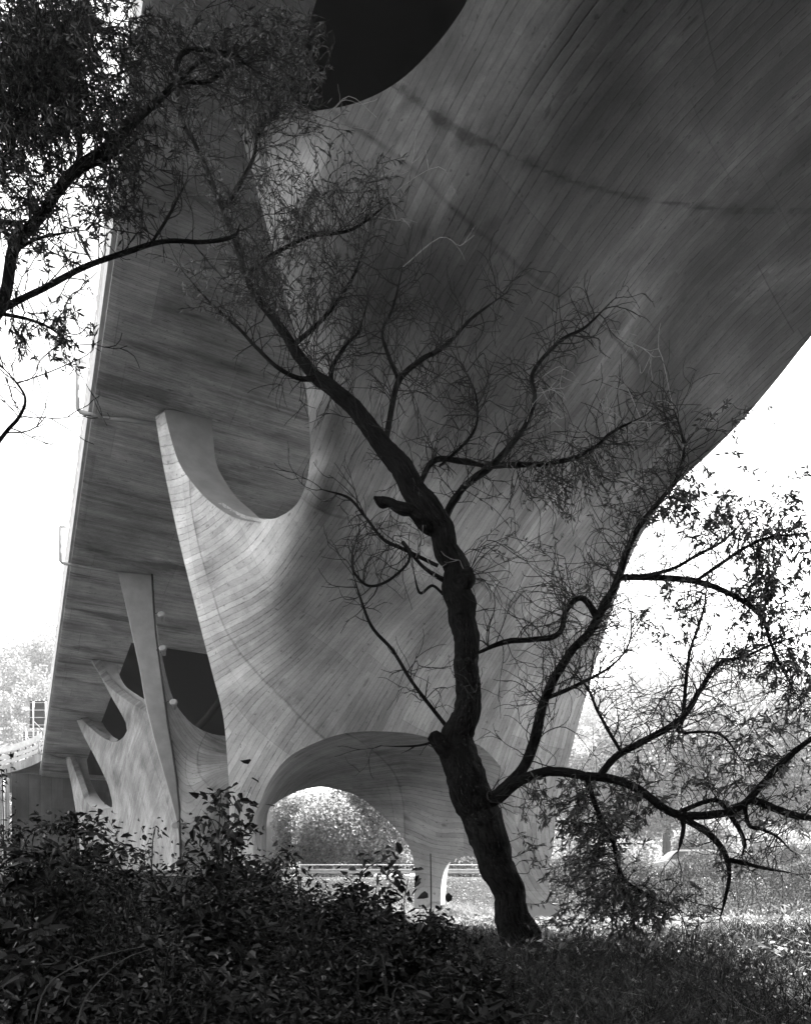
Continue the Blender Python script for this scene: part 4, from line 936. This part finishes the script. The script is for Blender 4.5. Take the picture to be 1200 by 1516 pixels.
mb.build('stems', M['twig'], hedge)

# ------------------------------------------------------------------ ground cover: sunlit meadow, dark near grass, pale reeds
def blades(rng, n, fx, fy, lo, hi, w, lean=.35):
    x = fx(n); y = fy(n); b = np.stack([x, y, ground_z(x, y)-.01], 1)
    d = unit(rng.standard_normal((n, 3))*lean+np.array([0, 0, 1.])); l = rng.uniform(lo, hi, n)
    Nn = unit(rng.standard_normal((n, 3))); side = unit(np.cross(d, Nn))*w
    bend = np.stack([rng.standard_normal(n), rng.standard_normal(n), -.5*np.ones(n)], 1)*.3
    m = b+d*l[:, None]*.55; t = b+(d+bend)*l[:, None]
    # two quads per blade: foot, bend, tip
    q1 = np.stack([b-side, b+side, m+side*.8, m-side*.8], 1); q2 = np.stack([m-side*.8, m+side*.8, t+side*.1, t-side*.1], 1)
    return np.concatenate([q1, q2])
rng = np.random.default_rng(41)
Y_ = lambda a, b, p=1.: (lambda n: a+(b-a)*rng.uniform(0, 1, n)**p)
def cone(a, b, l, r):                                 # x spread that widens with distance like the clearing
    pass
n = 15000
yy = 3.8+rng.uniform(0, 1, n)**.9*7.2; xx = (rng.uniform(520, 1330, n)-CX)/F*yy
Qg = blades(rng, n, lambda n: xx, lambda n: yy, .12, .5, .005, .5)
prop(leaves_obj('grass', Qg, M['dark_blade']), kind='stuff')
n = 44000
yy = 10.3+rng.uniform(0, 1, n)**1.2*27; xx = (rng.uniform(300, 1290, n)-CX)/F*yy
Qm = blades(rng, 15000, lambda k: xx[:k], lambda k: yy[:k], .08, .32, .009, .5)
xa, ya = xx[15000:], yy[15000:]; k = len(xa)
P = np.stack([xa, ya, ground_z(xa, ya)+rng.uniform(.0, .16, k)], 1)
Qc = quad_leaves(P, unit(rng.standard_normal((k, 3))*np.array([1, 1, .35])), unit(rng.standard_normal((k, 3))*.5+np.array([0, 0, 1])), rng.uniform(.06, .17, k), rng.uniform(.04, .1, k))
prop(leaves_obj('ground_cover', np.concatenate([Qm, Qc]), M['cover']), kind='stuff')
n = 2600; yy = 4.2+rng.uniform(0, 1, n)*7; xx = (rng.uniform(560, 1330, n)-CX)/F*yy
P = np.stack([xx, yy, ground_z(xx, yy)+rng.uniform(.01, .16, n)], 1)
prop(leaves_obj('leaf_litter', quad_leaves(P, unit(rng.standard_normal((n, 3))*np.array([1, 1, .4])), unit(rng.standard_normal((n, 3))*.5+np.array([0, 0, 1])), rng.uniform(.03, .09, n), rng.uniform(.015, .05, n), .3), M['litter']), kind='stuff')
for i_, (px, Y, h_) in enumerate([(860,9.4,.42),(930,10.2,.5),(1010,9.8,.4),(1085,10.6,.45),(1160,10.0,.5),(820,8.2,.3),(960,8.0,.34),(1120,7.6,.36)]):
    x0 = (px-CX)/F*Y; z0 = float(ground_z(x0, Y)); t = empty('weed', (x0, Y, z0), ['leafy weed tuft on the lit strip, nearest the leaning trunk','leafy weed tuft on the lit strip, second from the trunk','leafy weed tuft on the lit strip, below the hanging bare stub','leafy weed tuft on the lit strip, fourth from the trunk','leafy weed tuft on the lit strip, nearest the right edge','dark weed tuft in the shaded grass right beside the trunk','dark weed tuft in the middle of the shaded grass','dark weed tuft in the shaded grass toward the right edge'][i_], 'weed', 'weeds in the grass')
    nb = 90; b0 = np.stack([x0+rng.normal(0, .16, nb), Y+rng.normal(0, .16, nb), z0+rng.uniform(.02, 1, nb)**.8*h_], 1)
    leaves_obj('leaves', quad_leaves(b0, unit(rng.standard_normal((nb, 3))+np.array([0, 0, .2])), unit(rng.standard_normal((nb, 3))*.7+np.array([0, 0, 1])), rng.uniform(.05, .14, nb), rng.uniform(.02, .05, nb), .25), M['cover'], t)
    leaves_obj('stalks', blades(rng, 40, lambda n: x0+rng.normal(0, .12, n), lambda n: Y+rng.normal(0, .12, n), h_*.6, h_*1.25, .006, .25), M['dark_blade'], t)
for px, Y, hw, nb, h, lab in [(665,29.5,52,1700,1.15,'pale feathery reed clump under the arch by the small far pier foot'), (722,28.5,35,900,.8,'low pale reed clump just left of the leaning trunk'), (600,31,34,700,.7,'thin pale reeds at the left of the sunlit clearing')]:
    x0 = (px-CX)/F*Y; t = empty('reed_clump', (x0, Y, float(ground_z(x0, Y))), lab, 'reeds', 'pale reeds in the clearing')
    Qr = blades(rng, nb, lambda n: x0+rng.standard_normal(n)*hw/F*Y*.5, lambda n: Y+rng.standard_normal(n)*.6, h*.3, h, .014, .4)
    leaves_obj('stalks', Qr, M['reed'], t)

# ------------------------------------------------------------------ dark bramble bushes along the lower left
def bush(px, Y, top, hw, label, nl=1700, size=.075, seed=0, name='bramble_bush'):
    rng = np.random.default_rng(seed+100); x = (px-CX)/F*Y; z0 = float(ground_z(x, Y)); zt = lift(px, top, Y)[2]; H = (zt-z0)*(1.2 if Y > 4.5 else 1.08); r = hw/F*Y
    t = empty(name, (x, Y, z0-.03), label, 'bush', 'brambles in the foreground')
    stems = []; Q = []
    for _ in range(30):
        a = rng.uniform(0, 6.28); rr = r*rng.uniform(.2, 1.2); hh = H*rng.uniform(.4, 1.0)*(1-.3*(rr/r)**2)*(1 if rng.random() < .8 else 1.22)
        b = np.array([x+rng.normal(0, r*.25), Y+rng.normal(0, r*.2), z0-.03])
        e = np.array([x+math.cos(a)*rr, Y+math.sin(a)*rr*.8, z0+hh]); mid = (b+e)/2+np.array([0, 0, hh*.35])
        P = crom(np.array([b, mid, e, e+np.array([math.cos(a)*.12, math.sin(a)*.1, -.1])]), 5); stems.append(P)
    Vs = []; Fs = []; nv = 0
    for P in stems:
        V, Fc = tube_np(P, np.linspace(.007, .002, len(P)), 4, False); Vs.append(V); Fs.append(np.array(Fc)+nv); nv += len(V)
    mesh_obj('stems', np.vstack(Vs), np.vstack(Fs), M['twig'], t, True)
    A = np.vstack([P[3:] for P in stems]); k = rng.integers(0, len(A), nl)
    B = A[k]+rng.standard_normal((nl, 3))*np.array([.07, .07, .06])
    m = rng.random(nl) < .35                                       # fill
    v = rnd_unit(m.sum(), rng)*(rng.uniform(0, 1, m.sum())**.4)[:, None]
    B[m] = np.array([x, Y, z0+H*.36])+v*np.array([r, r*.8, H*.44]); size = size*rng.uniform(.65, 1.15)
    D = unit(rng.standard_normal((nl, 3))*np.array([1, 1, .5])+np.array([0, 0, -.25])); Nn = unit(rng.standard_normal((nl, 3))*.7+np.array([0, 0, 1]))
    leaves_obj('foliage', broad_leaves(B, D, Nn, size*(.35+1.1*rng.random(nl)**1.6), size*.6*(.4+.9*rng.random(nl)**1.5), .25), M['bramble'], t)
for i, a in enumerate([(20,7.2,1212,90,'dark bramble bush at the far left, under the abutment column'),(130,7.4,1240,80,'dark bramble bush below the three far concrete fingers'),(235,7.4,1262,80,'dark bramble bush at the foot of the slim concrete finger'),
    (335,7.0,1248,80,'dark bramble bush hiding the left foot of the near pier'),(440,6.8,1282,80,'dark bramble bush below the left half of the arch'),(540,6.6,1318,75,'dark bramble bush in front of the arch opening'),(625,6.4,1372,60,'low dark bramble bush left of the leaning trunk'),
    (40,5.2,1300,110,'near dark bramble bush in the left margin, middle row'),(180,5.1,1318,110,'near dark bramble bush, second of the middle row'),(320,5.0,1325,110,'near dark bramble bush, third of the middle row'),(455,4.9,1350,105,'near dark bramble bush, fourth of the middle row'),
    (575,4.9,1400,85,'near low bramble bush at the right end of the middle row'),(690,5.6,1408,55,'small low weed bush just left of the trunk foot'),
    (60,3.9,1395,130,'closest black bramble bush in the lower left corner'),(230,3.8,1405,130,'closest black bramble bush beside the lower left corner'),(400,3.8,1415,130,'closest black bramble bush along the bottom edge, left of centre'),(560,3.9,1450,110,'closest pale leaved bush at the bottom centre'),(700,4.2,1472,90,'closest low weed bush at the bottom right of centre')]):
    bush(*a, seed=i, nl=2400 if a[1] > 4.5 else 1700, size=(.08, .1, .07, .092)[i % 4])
# taller leafy shoots and canes
def shoot(path, leafy, label, r=.006, mat=None, name='bramble_shoot', seed=0, size=.085):
    rng = np.random.default_rng(seed+500)
    P = crom(np.array([lift(*p) for p in path]), 6); P[0][2] = min(P[0][2], float(ground_z(P[0][0], P[0][1])))
    t = empty(name, tuple(P[0]), label, 'bramble'); mb = MB(); mb.tube(P, np.linspace(r, r*.35, len(P)), 5); mb.build('stem', mat or M['twig'], t, True)
    if leafy:
        k = rng.integers(len(P)//4, len(P), leafy); B = P[k]+rng.standard_normal((leafy, 3))*np.array([.09, .07, .07])
        D = unit(rng.standard_normal((leafy, 3))*np.array([1, .6, .5])+np.array([0, 0, -.5])); Nn = unit(rng.standard_normal((leafy, 3))*.7+np.array([0, -.3, .8]))
        leaves_obj('foliage', broad_leaves(B, D, Nn, size*rng.uniform(.7, 1.3, leafy), size*.6*rng.uniform(.8, 1.2, leafy), .2), M['bramble'], t)
shoot([(345,1420,5.6),(348,1290,5.6),(352,1215,5.6),(372,1165,5.6)], 42, 'tall leafy bramble shoot rising in front of the left pier foot', seed=1)
shoot([(330,1420,5.7),(330,1290,5.7),(318,1225,5.7),(300,1200,5.7)], 24, 'short leafy bramble shoot bending left before the near pier', seed=2)
shoot([(215,1400,6),(180,1290,6),(150,1240,6),(118,1232,6)], 22, 'leafy bramble shoot reaching left below the far fingers', seed=3)
shoot([(560,1470,5),(560,1380,5),(556,1320,5),(566,1284,5)], 20, 'leafy bramble shoot standing against the sunlit clearing, left one', seed=4)
shoot([(602,1480,5),(600,1400,5),(598,1340,5),(606,1292,5)], 22, 'leafy bramble shoot standing against the sunlit clearing, right one', seed=5)
shoot([(40,1600,3.3),(62,1475,3.3),(110,1432,3.35),(165,1412,3.4),(212,1402,3.5)], 0, 'bare arching cane at the bottom left, upper of two', .005, M['cane'], 'bramble_cane', 6)
shoot([(95,1620,3.2),(120,1495,3.2),(150,1450,3.25),(185,1420,3.3),(224,1405,3.4)], 0, 'bare arching cane at the bottom left, lower of two', .005, M['cane'], 'bramble_cane', 7)
def stake(px, y0, y1, Y, r, label):
    x = (px-CX)/F*Y; z0 = float(ground_z(x, Y)); t = prop(None, None) if False else None
    mb = MB(); mb.tube(np.array([[x, Y, z0-.05], [x+.01, Y, (z0+lift(px, y0, Y)[2])/2], [x, Y, lift(px, y0, Y)[2]]]), [r, r*.95, r*.9], 6)
    o = mb.build('stake', M['twig'], None, True); prop(o, label, 'stake')
stake(637, 1264, 1345, 11, .011, 'thin upright stake in the sunlit gap left of the leaning trunk')
stake(1071, 1352, 1372, 17, .02, 'short stub stake in the sunlit ground in front of the hedge')
HZ_ = MB(); HZ_.box(-320, 320, -120, 420, -3, 95)
hm = bpy.data.materials.new('haze'); hm.use_nodes = True; nt = hm.node_tree; nt.nodes.clear()
pv = nt.nodes.new('ShaderNodeVolumePrincipled'); pv.inputs['Density'].default_value = 0.0007; pv.inputs['Color'].default_value = (.95,.95,.95,1); pv.inputs['Anisotropy'].default_value = .35
ho = nt.nodes.new('ShaderNodeOutputMaterial'); nt.links.new(pv.outputs[0], ho.inputs['Volume'])
prop(HZ_.build('haze', hm), kind='stuff')
SKY, SUN, EXPO = .14, 4.8, 3.25
# ------------------------------------------------------------------ light, sky, camera
SUN_EL, SUN_AZ = 54., 75.                            # azimuth clockwise from the viewing direction
w = bpy.data.worlds.new('World'); scene.world = w; w.use_nodes = True; nt = w.node_tree
for n in list(nt.nodes): nt.nodes.remove(n)
sky = nt.nodes.new('ShaderNodeTexSky'); sky.sky_type = 'NISHITA'; sky.sun_disc = False
sky.sun_elevation = math.radians(SUN_EL); sky.sun_rotation = math.radians(SUN_AZ)
sky.air_density = 1.0; sky.dust_density = 1.2
bw = nt.nodes.new('ShaderNodeRGBToBW'); bg = nt.nodes.new('ShaderNodeBackground'); out = nt.nodes.new('ShaderNodeOutputWorld')
nt.links.new(sky.outputs[0], bw.inputs[0]); nt.links.new(bw.outputs[0], bg.inputs[0]); bg.inputs[1].default_value = SKY
nt.links.new(bg.outputs[0], out.inputs[0])
sl = bpy.data.lights.new('sun', 'SUN'); sl.energy = SUN; sl.angle = math.radians(.5); sl.color = (1, .995, .985)
so = bpy.data.objects.new('sun', sl); COL.objects.link(so)
e, a = math.radians(SUN_EL), math.radians(SUN_AZ)
dv = Vector((math.sin(a)*math.cos(e), math.cos(a)*math.cos(e), math.sin(e)))
so.rotation_euler = dv.to_track_quat('Z', 'Y').to_euler(); so.location = (30, 20, 40)
cd = bpy.data.cameras.new('camera'); cam = bpy.data.objects.new('camera', cd); COL.objects.link(cam)
cam.location = (0, 0, EYE); cam.rotation_euler = (math.radians(90), 0, 0)
cd.sensor_fit = 'HORIZONTAL'; cd.sensor_width = 36; cd.lens = 36*F/1200
cd.shift_y = (HY-758)/1200; cd.clip_start = .05; cd.clip_end = 3000
scene.camera = cam
vs = scene.view_settings; vs.view_transform = 'Standard'; vs.look = 'None'; vs.exposure = EXPO; vs.gamma = 1; vs.use_curve_mapping = False
scene.render.engine = 'CYCLES'
scene.cycles.max_bounces = 8; scene.cycles.diffuse_bounces = 5; scene.cycles.transparent_max_bounces = 8
